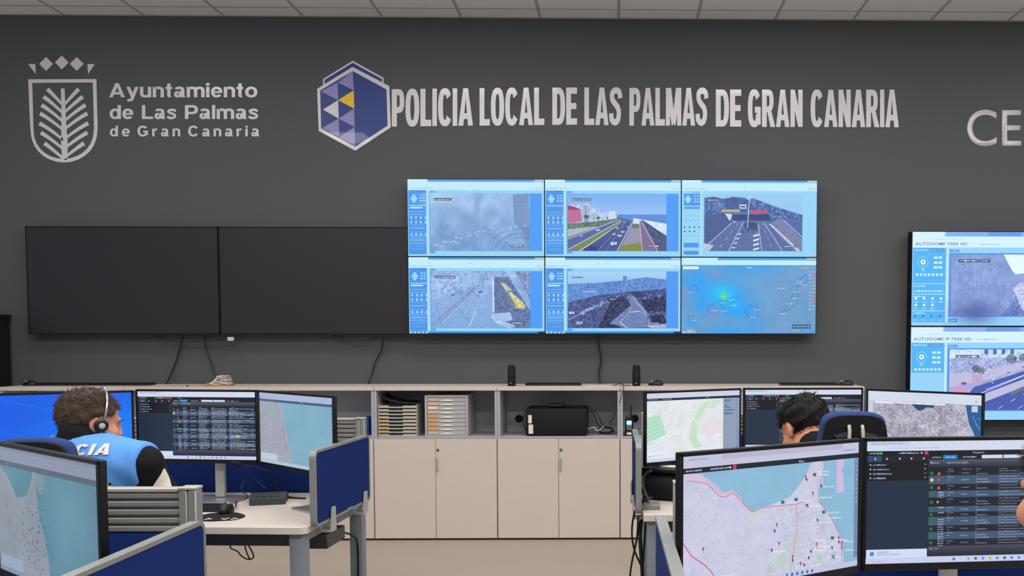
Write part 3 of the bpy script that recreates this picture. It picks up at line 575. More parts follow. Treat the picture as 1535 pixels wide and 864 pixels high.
    c.rect(0, .085, 1, .125, (20, 26, 44)); c.dash(.015, .098, .08, .014, (205, 212, 232), .9); c.dash(.14, .098, .1, .014, (205, 212, 232), .9); c.disc(.245, .105, 4, (230, 235, 245)); c.rect(.258, .088, .276, .122, (226, 50, 76)); c.text(.63, .117, 9, 'Mapa', (205, 212, 232))
    c.rect(.975, .13, 1, .93, (104, 126, 160), .8)
    for k in range(10): c.disc(.988, .155+k*.036, 2.5, (220, 228, 240))
    c.rect(0, .955, 1, 1, (190, 196, 226)); 
    for k in range(6): c.rect(.56+k*.03, .965, .572+k*.03, .988, random.choice([(40, 110, 190), (70, 90, 150), (150, 150, 190)]))
    c.rect(.01, .89, .27, .95, (206, 218, 240)); c.dash(.06, .91, .12, .012, (130, 145, 180), .7)
    c.H = H_old
    return c.done('map_page_coast', .98)

def city_map_m1():
    c = Cv(900, 506, (160, 168, 178), [(-40, 40), (553, 172), (578, 775), (-50, 1000)])
    c.a[:] = np.array((150, 160, 172))/255.
    c.poly([(-60, 150), (0, 190), (60, 260), (120, 350), (135, 385), (180, 380), (215, 360), (240, 300), (262, 215), (275, 220), (280, 300), (300, 480), (330, 570), (352, 680), (355, 860), (360, 1000), (590, 800), (590, 100), (-60, 60)], (92, 142, 164)); c.noise(-50, 0, 600, 1000, 12, 120)
    c.glow(450, 420, 200, 160, (118, 164, 184), .7)
    c.poly([(262, 215), (330, 240), (325, 330), (300, 340), (285, 300)], (150, 160, 172), .6)
    for k in range(170): x = 20+random.random()*310; y = 400+random.random()*450; a = random.random()*PI; L = 30*random.random()+8; c.line([(x, y), (x+L*math.cos(a), y+L*math.sin(a))], 1.3, random.choice([(176, 182, 190), (136, 146, 156)]), .6)
    for k in range(45): x = 180+random.random()*160; y = 390+random.random()*420; c.rect(x-3, y-6, x+3, y+6, random.choice([(60, 90, 90), (70, 80, 100), (140, 80, 100), (90, 90, 100)]), .8)
    c.line([(30, 480), (60, 570), (90, 650), (150, 680), (200, 640), (245, 650)], 2.5, (158, 112, 128), .8); c.line([(245, 650), (270, 760), (285, 860)], 2.5, (150, 115, 130), .8); c.line([(285, 480), (330, 600), (345, 720)], 2, (150, 120, 135), .7)
    for x, y in ((50, 460), (188, 470), (185, 545), (210, 710), (182, 600)): c.disc(x, y, 4, (140, 60, 90)); c.rect(x-2, y, x+2, y+14, (140, 60, 90))
    H_ = c.H; c.H = Cv(4, 4, (0, 0, 0)).H
    c.rect(0, 0, 1, .11, (146, 154, 178)); c.vgrad(0, .0, 1, .04, (128, 134, 156), (150, 158, 182)); c.rect(0, .11, 1, .15, (92, 102, 124)); c.dash(.1, .125, .05, .01, (170, 178, 196), .6); c.dash(.5, .125, .04, .01, (170, 178, 196), .6)
    c.rect(.96, .2, .985, .9, (104, 128, 150), .5)
    c.rect(.02, .87, .26, .96, (160, 180, 200)); c.rect(0, .965, 1, 1, (140, 156, 180)); c.H = H_
    return c.done('map_page_peninsula', .85)

def city_map_d1():
    c = Cv(640, 360, (132, 178, 200), [(38, 35), (712, 88), (708, 540), (45, 680)])
    c.poly([(30, 0), (288, 110), (330, 300), (370, 440), (405, 580), (420, 700), (30, 700)], (164, 168, 184)); c.noise(0, 0, 720, 700, 8, 80)
    c.line([(262, 120), (300, 250), (330, 380), (375, 500), (395, 620), (400, 690)], 5, (190, 140, 160)); c.line([(285, 130), (330, 300), (372, 440), (410, 600), (420, 690)], 3, (206, 196, 206))
    for k in range(5): y = 150+k*110; c.line([(45, y+60), (150+k*20, y-20), (260+k*25, y-40)], 2, (196, 200, 212), .8)
    for k in range(6): x = 70+k*52; c.line([(x, 130), (x+30, 350), (x+70, 640)], 1.8, (192, 196, 210), .7)
    for k in range(110): x = 50+random.random()*300; y = 130+random.random()*540; a = random.choice([1.2, 2.7]); L = 12+25*random.random(); c.line([(x, y), (x+L*math.cos(a), y+L*math.sin(a))], 1.3, random.choice([(184, 188, 200), (148, 152, 168), (196, 198, 208)]), .7)
    c.glow(215, 210, 30, 24, (140, 190, 165), .8); c.glow(400, 660, 12, 10, (190, 110, 180), .7); c.glow(370, 600, 10, 20, (170, 200, 150), .6)
    H_ = c.H; c.H = Cv(4, 4, (0, 0, 0)).H
    c.rect(0, 0, 1, .085, (176, 190, 220)); c.rect(0, .085, 1, .12, (66, 92, 134)); c.dash(.02, .095, .2, .01, (140, 160, 195), .8); c.dash(.58, .095, .04, .01, (180, 195, 220), .8)
    for k in range(12): c.disc(.985, .16+k*.05, 2.5, (80, 100, 140))
    c.rect(.01, .86, .25, .95, (196, 212, 226)); c.dash(.06, .89, .1, .01, (130, 150, 180), .6); c.rect(0, .955, 1, 1, (182, 202, 224)); c.H = H_
    return c.done('map_page_shore', .92)

def city_map_d3():
    c = Cv(640, 360, (228, 232, 238)); c.noise(0, 0, 1, 1, 9, 70); c.noise(0, 0, 1, 1, 14, 40, tint=(.2, 1, .4))
    c.poly([(0, .35), (.13, .3), (.2, .6), (.1, .68), (0, .75)], (176, 226, 200)); c.poly([(.58, .16), (.68, .15), (.6, .3), (.53, .48), (.52, .68), (.58, .82), (.5, .84), (.44, .7), (.46, .45), (.52, .28)], (196, 230, 196)); c.glow(.36, .42, 30, 34, (206, 226, 200), .6); c.glow(.34, .88, 40, 30, (206, 230, 206), .6); c.poly([(.7, .14), (.8, .14), (.72, .25), (.66, .26)], (198, 226, 196), .8)
    for k in range(14): c.line([(.0, .9-.06*k), (.3, .75-.055*k), (.45, .6-.05*k), (.8, .3-.05*k)], 1.6, (246, 248, 252), .9)
    for k in range(60): x = .2+random.random()*.6; y = .18+random.random()*.7; a = random.choice([1.1, 2.4, .2]); L = .05+.09*random.random(); c.line([(x, y), (x+L*math.cos(a), y+L*math.sin(a))], random.choice([1.5, 2.5]), random.choice([(250, 250, 254), (206, 210, 222), (214, 216, 228)]), .85)
    c.line([(.0, .72), (.2, .62), (.33, .6), (.45, .8), (.5, 1)], 3, (250, 250, 255)); c.line([(.36, .14), (.3, .4), (.26, .62)], 3, (250, 250, 255)); c.line([(.6, .14), (.5, .35), (.4, .6), (.36, .85)], 3, (250, 250, 255))
    c.poly([(.58, .5), (.8, .42), (.82, .62), (.62, .7)], (232, 220, 226), .7)
    c.rect(0, 0, 1, .075, (206, 214, 236)); c.rect(0, .075, 1, .11, (26, 34, 54)); c.dash(.012, .085, .1, .012, (205, 212, 232), .9); c.dash(.16, .085, .08, .012, (205, 212, 232), .9); c.rect(.243, .078, .258, .106, (226, 50, 70)); c.dash(.62, .085, .04, .012, (205, 212, 232), .8)
    c.rect(.815, .11, .965, .96, (142, 160, 184)); c.rect(.965, .11, 1, .96, (120, 140, 168), .9)
    for y in (.14, .165, .22, .25, .29, .33, .345): c.rect(.83, y, .86+.09*random.random(), y+.012, (60, 90, 140) if y != .165 else (50, 150, 190), .9)
    for k in range(9): c.disc(.983, .14+k*.05, 2.5, (225, 230, 240))
    c.rect(0.01, .885, .27, .95, (228, 236, 250)); c.dash(.06, .905, .1, .012, (150, 165, 200), .6); c.rect(0, .955, 1, 1, (206, 216, 240)); c.disc(.03, .92, 4, (120, 140, 180))
    return c.done('map_page_streets', .95)

def aerial_map():
    c = Cv(800, 450, (172, 170, 186), None); c.noise(0, 0, 1, 1, 30, 90); c.noise(0, 0, 1, 1, 70, 6, oct_=2); c.noise(0, 0, 1, 1, 40, 25, tint=(1, .85, .75))
    c.poly([(.86, .15), (1, .15), (1, 1.1), (1.0, 1.0), (.93, .55), (.89, .42)], (36, 92, 150)); c.poly([(.84, .15), (.87, .15), (.9, .42), (.94, .55), (1, .95), (.97, .9)], (186, 184, 194)); c.line([(.93, .3), (.96, .42), (.99, .5)], 2, (190, 210, 220)); c.line([(.97, .34), (1, .34)], 2, (170, 200, 210))
    c.poly([(.40, .17), (.60, .17), (.60, .22), (.54, .21), (.50, .26), (.46, .27), (.43, .22)], (30, 70, 120)); c.line([(.37, .17), (.42, .25), (.47, .31), (.53, .26), (.6, .25)], 4, (196, 192, 198))
    for k in range(26): x = .12+random.random()*.65; y = .25+random.random()*.7; c.line([(x, y), (x+.03, y+.04), (x+.05, y+.02+.1*random.random())], 1.8, random.choice([(96, 100, 120), (206, 204, 212), (120, 118, 134)]), .7)
    c.line([(.05, .3), (.12, .6), (.26, .85), (.3, 1)], 2.5, (206, 206, 214)); c.line([(.68, .25), (.68, .6), (.7, 1)], 2, (196, 196, 206))
    c.rect(0, 0, 1, .145, (212, 222, 238)); c.rect(0, .145, .045, 1, (200, 208, 224)); c.rect(.06, .15, .24, .185, (230, 236, 244)); c.rect(.25, .15, .70, .175, (226, 232, 242))
    for x in (.33, .42, .51, .6): c.rect(x, .15, x+.004, .175, (150, 160, 180))
    c.dash(.38, .03, .3, .012, (150, 160, 180), .4); c.rect(.95, .09, .96, .11, (220, 60, 60)); c.rect(.92, .16, .97, .25, (200, 206, 216))
    c.rect(0, .955, 1, 1, (196, 206, 236))
    return c.done('aerial_photo_page', .97)

def blue_desktop():
    c = Cv(640, 360, (10, 96, 232)); c.glow(.85, .55, 200, 140, (10, 135, 255), .9); c.glow(.55, .75, 160, 90, (5, 125, 255), .6); c.glow(.1, .2, 200, 120, (10, 90, 235), .6)
    c.line([(.1, 0), (.9, .45)], 5, (50, 145, 255), .35); c.line([(.3, .5), (1, .1)], 4, (50, 145, 255), .3); c.line([(.0, .4), (1, .95)], 5, (60, 160, 255), .25)
    c.rect(0, .955, 1, 1, (150, 190, 235)); c.rect(.93, .9, .96, .93, (200, 220, 240)); return c.done('blue_desktop_page', .96)

# ================================================================== THE ROOM
def struct(name, mb, m, kind='structure'): o = mb.build(name, m); o['kind'] = kind; return o
X0, X1, YB = -7.5, 7.5, -9.6
fl = struct('floor', MB().box(X0, X1, YB, .0, -.1, 0), M['floor'])
struct('wall_back', MB().box(X0, X1, 0, .15, 0, CEIL), M['wall'])
# suspended ceiling with its grid in the material
m = bpy.data.materials.new('ceiling_tiles'); m.use_nodes = True; nt = m.node_tree; b = nt.nodes['Principled BSDF']
tc = nt.nodes.new('ShaderNodeTexCoord'); sx = nt.nodes.new('ShaderNodeSeparateXYZ'); nt.links.new(tc.outputs['Object'], sx.inputs[0])
def gridline(out, off, w):
    a = nt.nodes.new('ShaderNodeMath'); a.operation = 'ADD'; a.inputs[1].default_value = off; nt.links.new(out, a.inputs[0])
    d = nt.nodes.new('ShaderNodeMath'); d.operation = 'PINGPONG'; d.inputs[1].default_value = .3; nt.links.new(a.outputs[0], d.inputs[0])
    l = nt.nodes.new('ShaderNodeMath'); l.operation = 'LESS_THAN'; l.inputs[1].default_value = w; nt.links.new(d.outputs[0], l.inputs[0]); return l.outputs[0]
gx = gridline(sx.outputs[0], 4.1975+6, .012); gy = gridline(sx.outputs[1], .1974+12, .009)
mx = nt.nodes.new('ShaderNodeMath'); mx.operation = 'MAXIMUM'; nt.links.new(gx, mx.inputs[0]); nt.links.new(gy, mx.inputs[1])
ns = nt.nodes.new('ShaderNodeTexNoise'); ns.inputs['Scale'].default_value = 120; nt.links.new(tc.outputs['Object'], ns.inputs['Vector'])
cr = nt.nodes.new('ShaderNodeMix'); cr.data_type = 'RGBA'; cr.inputs[6].default_value = (*lin((228, 226, 226)), 1); cr.inputs[7].default_value = (*lin((246, 243, 242)), 1); nt.links.new(ns.outputs[0], cr.inputs[0])
c2 = nt.nodes.new('ShaderNodeMix'); c2.data_type = 'RGBA'; nt.links.new(mx.outputs[0], c2.inputs[0]); nt.links.new(cr.outputs[2], c2.inputs[6]); c2.inputs[7].default_value = (*lin((178, 174, 172)), 1)
nt.links.new(c2.outputs[2], b.inputs['Base Color']); b.inputs['Roughness'].default_value = .9
struct('ceiling', MB().box(X0, X1, YB, 0, CEIL, CEIL+.1), m)
struct('trim_1', MB().box(X0, X1, -.022, -.001, CEIL-.004, CEIL-.0005), M['aluL'])
struct('baseboard_back', MB().box(X0, X1, -.014, -.001, 0, .08), M['darkm'])

# ------------------------------------------------------------------ wall lettering
YW = -.0005
def wall_poly(mb, pts, t=.002, base=0.):
    """2D px outline on the wall -> thin vinyl prism standing on the wall"""
    P = [at(x, y, 0) for x, y in pts]; n = len(P)
    t = t+.00007*(getattr(mb, 'np_', 0) % 9); mb.np_ = getattr(mb, 'np_', 0)+1
    A = [(p.x, YW-base, p.z) for p in P]; B = [(p.x, YW-base-t, p.z) for p in P]
    bm = bmesh.new(); va = [bm.verts.new(v) for v in B]; f = bm.faces.new(va); r = bmesh.ops.triangulate(bm, faces=[f]); bm.verts.index_update()
    fs = [[v.index for v in f.verts] for f in bm.faces]; bm.free()
    mb.add(A+B, [tuple(i+n for i in f) for f in fs]+[(i, (i+1) % n, (i+1) % n+n, i+n) for i in range(n)])
def ring(mb, outer, inner, t=.002, base=0.):
    n = len(outer)
    for i in range(n): wall_poly(mb, [outer[i], outer[(i+1) % n], inner[(i+1) % n], inner[i]], t, base)
def text_line(name, txt, parent, x0, x1, ytop, ybase, mt, offset=.0, spacing=1., capref='A'):
    vs, tr, fs = text_mesh(txt, spacing, offset, 0.)
    cv, _, _ = text_mesh(capref, 1, offset)
    ch = cv[:, 1].max(); a, b = vs[:, 0].min(), vs[:, 0].max()
    mb = MB()
    for sgn, d in ((0, YW-.0022),):
        P = []
        for v in vs:
            px = x0+(v[0]-a)/(b-a)*(x1-x0); py = ybase-(v[1]/ch)*(ybase-ytop); p = at(px, py, 0); P.append((p.x, d, p.z))
        mb.add(P, fs)
    o = mb.build(name, mt, parent); s = o.modifiers.new('s', 'SOLIDIFY'); s.thickness = .002; s.offset = 0
    return o
def under(o, root):
    o.parent = root; o.matrix_parent_inverse = Matrix.Translation(-root.location); return o
def c1(x, y): return x/3.2, y/3.2
def c2_(x, y): return 440+x/3.2, 60+y/3.2

def sup(cx, cy_, rx, ry, a0, a1, n=14, p=.8):
    o = []
    for k in range(n+1):
        a = a0+(a1-a0)*k/n; c_, s_ = math.cos(a), math.sin(a)
        o.append((cx+rx*abs(c_)**p*(1 if c_ >= 0 else -1), cy_+ry*abs(s_)**p*(1 if s_ >= 0 else -1)))
    return o
def arc(cx, cy_, rx, ry, tx, ty, a0, a1, n=14, p=.8):
    o = sup(cx, cy_, rx, ry, a0, a1, n, p); i = sup(cx, cy_, rx-tx, ry-ty, a0, a1, n, p)
    return [[o[k], o[k+1], i[k+1], i[k]] for k in range(n)]
def R_(x0, y0, x1, y1): return [(x0, y0), (x1, y0), (x1, y1), (x0, y1)]
def stroke(P, tx, ty, n=4):
    C = catmull([(x, y, 0) for x, y in P], n); q = []
    for k in range(len(C)):
        d = (C[min(k+1, len(C)-1)]-C[max(k-1, 0)]); d.normalize(); q.append(((C[k].x-d.y*tx/2, C[k].y+d.x*ty/2), (C[k].x+d.y*tx/2, C[k].y-d.x*ty/2)))
    return [[q[k][0], q[k+1][0], q[k+1][1], q[k][1]] for k in range(len(q)-1)]
T_, U_, XH = .205, .165, .735
def hump(x, w): return arc(x+w/2, XH-.27, w/2, .285, T_, U_, 0, PI, 12, .85)+[R_(x+w-T_, 0, x+w, XH-.26)]
GB = {   # advance gap is added between letters; cap height 1
 'A': (.98, [[(0, 0), (.22, 0), (.60, 1), (.38, 1)], [(.98, 0), (.76, 0), (.38, 1), (.60, 1)], R_(.24, .20, .74, .36)]),
 'y': (.76, [[(0, XH), (.22, XH), (.49, 0), (.30, -.03)], [(.76, XH), (.55, XH), (.24, -.14), (.36, -.27), (.43, -.2)], [(.06, -.29), (.26, -.29), (.34, -.24), (.40, -.02), (.25, -.12), (.06, -.125)]]),
 'u': (.70, arc(.35, .27, .35, .285, T_, U_, PI, 2*PI, 12, .85)+[R_(0, .26, T_, XH), R_(.70-T_, 0, .70, XH)]),
 'n': (.70, [R_(0, 0, T_, XH)]+hump(0, .70)), 'm': (1.12, [R_(0, 0, T_, XH)]+hump(0, .66)+hump(.46, .66)),
 'r': (.46, [R_(0, 0, T_, XH), [(T_, XH-.22), (T_, XH-.08), (.33, XH+.02), (.46, XH), (.41, XH-.18), (.28, XH-.18)]]),
 't': (.44, [R_(.11, .10, .11+T_, .98), R_(0, XH-.15, .42, XH)]+arc(.29, .17, .18, .18, .165, .16, PI, 1.62*PI, 7, .9)),
 'i': (.205, [R_(0, 0, T_, XH), R_(0, .83, T_, 1)]), 'l': (.205, [R_(0, 0, T_, 1)]),
 'o': (.77, arc(.385, XH/2, .385, XH/2+.015, T_, U_, 0, 2*PI, 26, .92)), 
 'd': (.73, arc(.35, XH/2, .35, XH/2+.015, T_-.01, U_, 0, 2*PI, 26, .92)+[R_(.73-T_, 0, .73, 1)]),
 'e': (.71, arc(.355, XH/2, .355, XH/2+.015, T_, U_, 0, 1.80*PI, 24, .92)+[R_(.12, .30, .70, .425)]),
 'a': (.70, arc(.33, XH-.24, .32, .255, T_, U_, 0, .86*PI, 12, .85)+[R_(.65-T_, .10, .65, XH-.22), [(.65-T_, 0), (.72, 0), (.65, .12), (.65-T_, .14)]]+arc(.24, .21, .24, .225, .19, .14, 0, 2*PI, 22, .9)+[R_(.22, .31, .52, .43)]),
 's': (.66, stroke([(.60, .55), (.50, .635), (.33, .665), (.16, .62), (.115, .54), (.20, .45), (.42, .36), (.545, .27), (.53, .14), (.34, .065), (.15, .09), (.05, .19)], .15, .17)),
 'L': (.73, [R_(0, 0, .215, 1), R_(.215, 0, .73, .17)]), 'P': (.84, [R_(0, 0, .215, 1), R_(.215, .83, .50, 1), R_(.215, .35, .50, .515)]+arc(.49, .675, .35, .325, .215, .165, -PI/2, PI/2, 12, .9)),
 'G': (1., arc(.49, .5, .49, .52, .22, .18, .22*PI, 1.86*PI, 26, .95)+[R_(.54, .36, .96, .53), R_(.77, .12, .96, .4)]),
 'C': (.94, arc(.48, .5, .48, .52, .22, .18, .20*PI, 1.80*PI, 26, .95))}
def bold_word(txt, x0, x1, yt, yb, gap, parent, mt, name='letter'):
    ws = [GB[c][0] for c in txt]; tot = sum(ws)+gap*(len(ws)-1); x = 0
    for ch, w_ in zip(txt, ws):
        mb = MB()
        for poly in GB[ch][1]: wall_poly(mb, [(x0+(x+px)/tot*(x1-x0), yb-py*(yb-yt)) for px, py in poly], .002)
        x += w_+gap; under(mb.build(name, mt), parent)

t = thing('town_hall_sign', 'off-white vinyl wall sign with crowned palm shield and three lines of lettering', 'sign', at(95, 245, -.001))
tl = t.location.copy()
mb = MB()
for cx, cy_ in ((222, 307), (297, 300), (369, 307)): wall_poly(mb, [c1(cx-33, cy_), c1(cx, cy_-33), c1(cx+33, cy_), c1(cx, cy_+33)])
wall_poly(mb, [c1(136, 308), c1(170, 308), c1(172, 355)]); wall_poly(mb, [c1(420, 308), c1(455, 308), c1(424, 355)])
under(mb.build('crown', M['white']), t)
out, inn = [(136, 381), (463, 380), (466, 500), (469, 620)], [(155, 398), (446, 396), (449, 500), (452, 620)]
for k in range(1, 14):
    a = PI*k/14; out.append((308+160*math.cos(a), 620+160*math.sin(a)**.9)); inn.append((306+145*math.cos(a), 620+143*math.sin(a)**.9))
out += [(147, 620), (141, 500)]; inn += [(161, 620), (158, 500)]
mb = MB(); ring(mb, [c1(*p) for p in out], [c1(*p) for p in inn]); under(mb.build('shield_outline', M['white']), t)
mb = MB(); wall_poly(mb, [c1(293, 425), c1(310, 425), c1(316, 560), c1(326, 700), c1(322, 768), c1(300, 768), c1(294, 700), c1(296, 560)])
LT = [(228, 428), (210, 465), (200, 505), (193, 545), (190, 592), (197, 637), (214, 688)]; RT = [(378, 428), (398, 465), (411, 505), (420, 545), (424, 592), (420, 637), (404, 688)]
for i in range(7):
    for s, tips in ((-1, LT), (1, RT)):
        tx, ty = tips[i]; sxp = 305; syp = ty+80 if i < 6 else ty+74; cx, cyy = (sxp+tx)/2+s*14, ty+22
        top, bot = [], []
        for k in range(9):
            u = k/8; x = (1-u)**2*tx+2*u*(1-u)*cx+u*u*sxp; y = (1-u)**2*ty+2*u*(1-u)*cyy+u*u*syp
            dx = 2*(1-u)*(cx-tx)+2*u*(sxp-cx); dy = 2*(1-u)*(cyy-ty)+2*u*(syp-cyy); L = math.hypot(dx, dy); wdt = 10*(1-u*.45)
            top.append(c1(x-dy/L*wdt, y+dx/L*wdt)); bot.append(c1(x+dy/L*wdt, y-dx/L*wdt))
        for k in range(8): wall_poly(mb, [top[k], top[k+1], bot[k+1], bot[k]])
under(mb.build('palm_leaf', M['white']), t)
for txt, a, b_, y0, y1, gp in (('Ayuntamiento', 164, 386, 124.8, 146, .10), ('de', 164.7, 200, 157.8, 178.5, .10), ('Las', 213, 265, 157.8, 178.5, .10), ('Palmas', 277.5, 387.5, 157.8, 178.5, .10),
  ('de', 165, 194.7, 188.8, 204.6, .36), ('Gran', 206.3, 270.3, 188.8, 204.6, .36), ('Canaria', 282.3, 388.5, 188.8, 204.6, .36)):
    bold_word(txt, a, b_, y0, y1, gp, t, M['white'])

t = thing('police_emblem', 'blue hexagonal police badge with white border and a yellow triangle on the dark wall', 'emblem', at(533, 226, -.001))
mb = MB(); wall_poly(mb, [c2_(*p) for p in ((142, 188), (284, 100), (432, 182), (432, 300), (142, 300))], .002); under(mb.build('rear_outline', M['white']), t)
mb = MB(); wall_poly(mb, [c2_(*p) for p in ((149, 192), (284, 110), (425, 187), (425, 300), (149, 300))], .002, .001); under(mb.build('rear_hexagon', M['vblue']), t)
mb = MB(); wall_poly(mb, [c2_(*p) for p in ((284, 130), (460, 222), (467, 420), (297, 532), (122, 437), (114, 235))], .002, .0022); under(mb.build('border', M['white']), t)
mb = MB(); wall_poly(mb, [c2_(*p) for p in ((285, 150), (447, 238), (452, 412), (297, 513), (133, 425), (129, 243))], .002, .0032); under(mb.build('hexagon', M['vblue']), t)
mb = MB()
for tri in (((213, 205), (285, 152), (290, 242)), ((134, 247), (213, 205), (215, 290)), ((218, 378), (292, 330), (294, 418)), ((138, 424), (218, 378), (220, 465)), ((220, 467), (294, 418), (297, 510))): wall_poly(mb, [c2_(*p) for p in tri], .002, .0042)
under(mb.build('lilac_triangle', M['vlil']), t)
mb = MB(); wall_poly(mb, [c2_(*p) for p in ((215, 290), (290, 242), (292, 330))], .002, .0042); under(mb.build('yellow_triangle', M['vyel']), t)
mb = MB(); wall_poly(mb, [c2_(*p) for p in ((143, 335), (215, 290), (218, 378))], .002, .0042); under(mb.build('white_triangle', M['white']), t)

# heavy condensed capitals: outlines on a unit cell, height 1
def sup(cx, cy_, rx, ry, a0, a1, n=14, p=.8):
    o = []
    for k in range(n+1):
        a = a0+(a1-a0)*k/n; c_, s_ = math.cos(a), math.sin(a)
        o.append((cx+rx*abs(c_)**p*(1 if c_ >= 0 else -1), cy_+ry*abs(s_)**p*(1 if s_ >= 0 else -1)))
    return o
def arc(cx, cy_, rx, ry, tx, ty, a0, a1, n=14):
    o = sup(cx, cy_, rx, ry, a0, a1, n); i = sup(cx, cy_, rx-tx, ry-ty, a0, a1, n)
    return [[o[k], o[k+1], i[k+1], i[k]] for k in range(n)]
def R_(x0, y0, x1, y1): return [(x0, y0), (x1, y0), (x1, y1), (x0, y1)]
S = .145
GL = {
 'I': (.13, [R_(0, 0, .13, 1)]),
 'L': (.31, [R_(0, 0, S, 1), R_(S, 0, .31, .17)]),
 'E': (.33, [R_(0, 0, S, 1), R_(S, 0, .33, .17), R_(S, .83, .33, 1), R_(S, .42, .31, .58)]),
 'O': (.40, arc(.2, .5, .2, .51, .14, .17, 0, 2*PI, 28)),
 'C': (.39, arc(.2, .5, .2, .51, .14, .17, .62, 2*PI-.62, 22)),
 'G': (.41, arc(.2, .5, .2, .51, .14, .17, .62, 2*PI-.35, 22)+[R_(.22, .38, .40, .54), R_(.29, .06, .40, .54)]),
 'P': (.36, [R_(0, 0, S, 1), R_(S, .84, .2, 1), R_(S, .36, .2, .52)]+arc(.19, .68, .17, .32, .13, .16, -PI/2, PI/2, 12)),
 'R': (.40, [R_(0, 0, S, 1), R_(S, .84, .2, 1), R_(S, .40, .2, .55), [(.16, .44), (.28, .46), (.41, 0), (.26, 0)]]+arc(.19, .70, .17, .30, .13, .15, -PI/2, PI/2, 12)),
 'D': (.39, [R_(0, 0, S, 1), R_(S, .83, .2, 1), R_(S, 0, .2, .17)]+arc(.19, .5, .20, .5, .14, .17, -PI/2, PI/2, 14)),
 'A': (.42, [[(0, 0), (.14, 0), (.235, 1), (.14, 1)], [(.42, 0), (.28, 0), (.185, 1), (.28, 1)], R_(.10, .18, .32, .33)]),
 'N': (.38, [R_(0, 0, .135, 1), R_(.245, 0, .38, 1), [(0, 1), (.135, 1), (.38, 0), (.245, 0)]]),
 'M': (.50, [R_(0, 0, .13, 1), R_(.37, 0, .50, 1), [(.0, 1), (.17, 1), (.29, .12), (.21, 0), (.19, 0)], [(.5, 1), (.33, 1), (.21, .12), (.29, 0), (.31, 0)]]),
 'S': (.37, None)}
def sgl():
    P = [(.335, .72), (.30, .88), (.185, .925), (.085, .85), (.085, .69), (.17, .57), (.26, .46), (.29, .30), (.25, .13), (.165, .075), (.07, .14), (.045, .31)]
    C = catmull([(x, y, 0) for x, y in P], 4); q = []
    for k in range(len(C)):
        d = (C[min(k+1, len(C)-1)]-C[max(k-1, 0)]); d.normalize(); q.append(((C[k].x-d.y*.068, C[k].y+d.x*.085), (C[k].x+d.y*.068, C[k].y-d.x*.085)))
    return [[q[k][0], q[k+1][0], q[k+1][1], q[k][1]] for k in range(len(q)-1)]
GL['S'] = (.36, sgl())
t = thing('police_lettering', 'long row of heavy off-white capitals spelling the local police name above the video wall', 'lettering', at(967, 192, -.001))
for word, a, b_, yt, yb, yt2, yb2 in (('POLICIA', 587.5, 709, 134, 190, 132.5, 188.5), ('LOCAL', 719, 816, 132.5, 188.5, 131.5, 187.5), ('DE', 828, 865, 131.5, 187.5, 131.5, 187), ('LAS', 876, 931, 131.5, 187.5, 131.5, 188), ('PALMAS', 943.5, 1060, 132, 188.5, 132, 188.5), ('DE', 1073, 1111, 134.5, 190, 134.5, 190), ('GRAN', 1121, 1203, 134.5, 190.5, 135, 190.5), ('CANARIA', 1215, 1347, 135, 190.5, 134.5, 191)):
    gap = .035; ws = [GL[c][0] for c in word]; tot = sum(ws)+gap*(len(word)-1); x = 0; mb = MB()
    for ch, w_ in zip(word, ws):
        for poly in GL[ch][1]:
            pts = []
            for px, py in poly:
                u = (x+px)/tot; pts.append((a+u*(b_-a), (yb+(yb2-yb)*u)-(py)*((yb-yt)*(1-u)+(yb2-yt2)*u)))
            wall_poly(mb, pts, .003)
        x += w_+gap
    under(mb.build('word', M['white']), t)
tag(text_line('wall_lettering', 'CE', None, 1449.5, 1530.5, 165, 218.5, M['white'], .004, 1.0), 'large thin off-white letters C and E high on the wall at right', 'lettering')

# ------------------------------------------------------------------ wall screens
def panel(name, label, cat, x0, x1, z0, z1, yf, depth, mt, group, bez=.0035, dname='display'):
    cx = (x0+x1)/2; t = thing(name, label, cat, (cx, yf, z0), 0, group)
    hw = (x1-x0)/2; hh = z1-z0
    MB().box(-hw, hw, .002, depth, 0, hh, .002, 1).build('housing', M['bezel'], t)
    MB().box(-.2, .2, depth, -yf-.002, hh*.3, hh*.7).build('wall_bracket', M['darkm'], t)
    if isinstance(mt, str):
        MB().box(-hw+bez, hw-bez, .0, .003, bez, hh-bez).build(dname, M[mt], t)
        fr = MB()
        for a in ((-hw, -hw+bez, 0, hh), (hw-bez, hw, 0, hh), (-hw, hw, 0, bez), (-hw, hw, hh-bez, hh)): fr.box(a[0], a[1], -.003, .003, a[2], a[3])
        fr.build('bezel', M['bezel'], t)
    else: display(t, -hw+bez, hw-bez, 0, bez, hh-bez, mt, dname)
    return t
g = 'switched-off wall screens'
panel('wall_screen', 'switched-off black wide screen at the far left of the wall', 'screen', -4.485, -3.042, 1.517, 2.332, -.10, .06, 'offscreen', None, .007)
panel('wall_screen', 'switched-off black wide screen touching the lit video wall', 'screen', -3.036, -1.601, 1.517, 2.332, -.10, .06, 'offscreen', None, .007)
vx, vz, vw, vh = -1.5972, 1.5193, 1.0374, 1.0374*.5645
pages = [(0, 1, cam_page('haze'), 'lit video wall panel showing a hazy roundabout, upper left of six'), (1, 1, cam_page('coast'), 'lit video wall panel showing a seaside motorway with surf, upper middle of six'),
 (2, 1, cam_page('junction', side_full=False), 'lit video wall panel showing a motorway junction under a bridge, upper right of six'), (0, 0, cam_page('tram'), 'lit video wall panel showing a yellow bus on a pale road, lower left of six'),
 (1, 0, cam_page('city'), 'lit video wall panel showing dark city trees and crossroads, lower middle of six'), (2, 0, weather_map(), 'lit video wall panel showing a blue island weather map, lower right of six')]
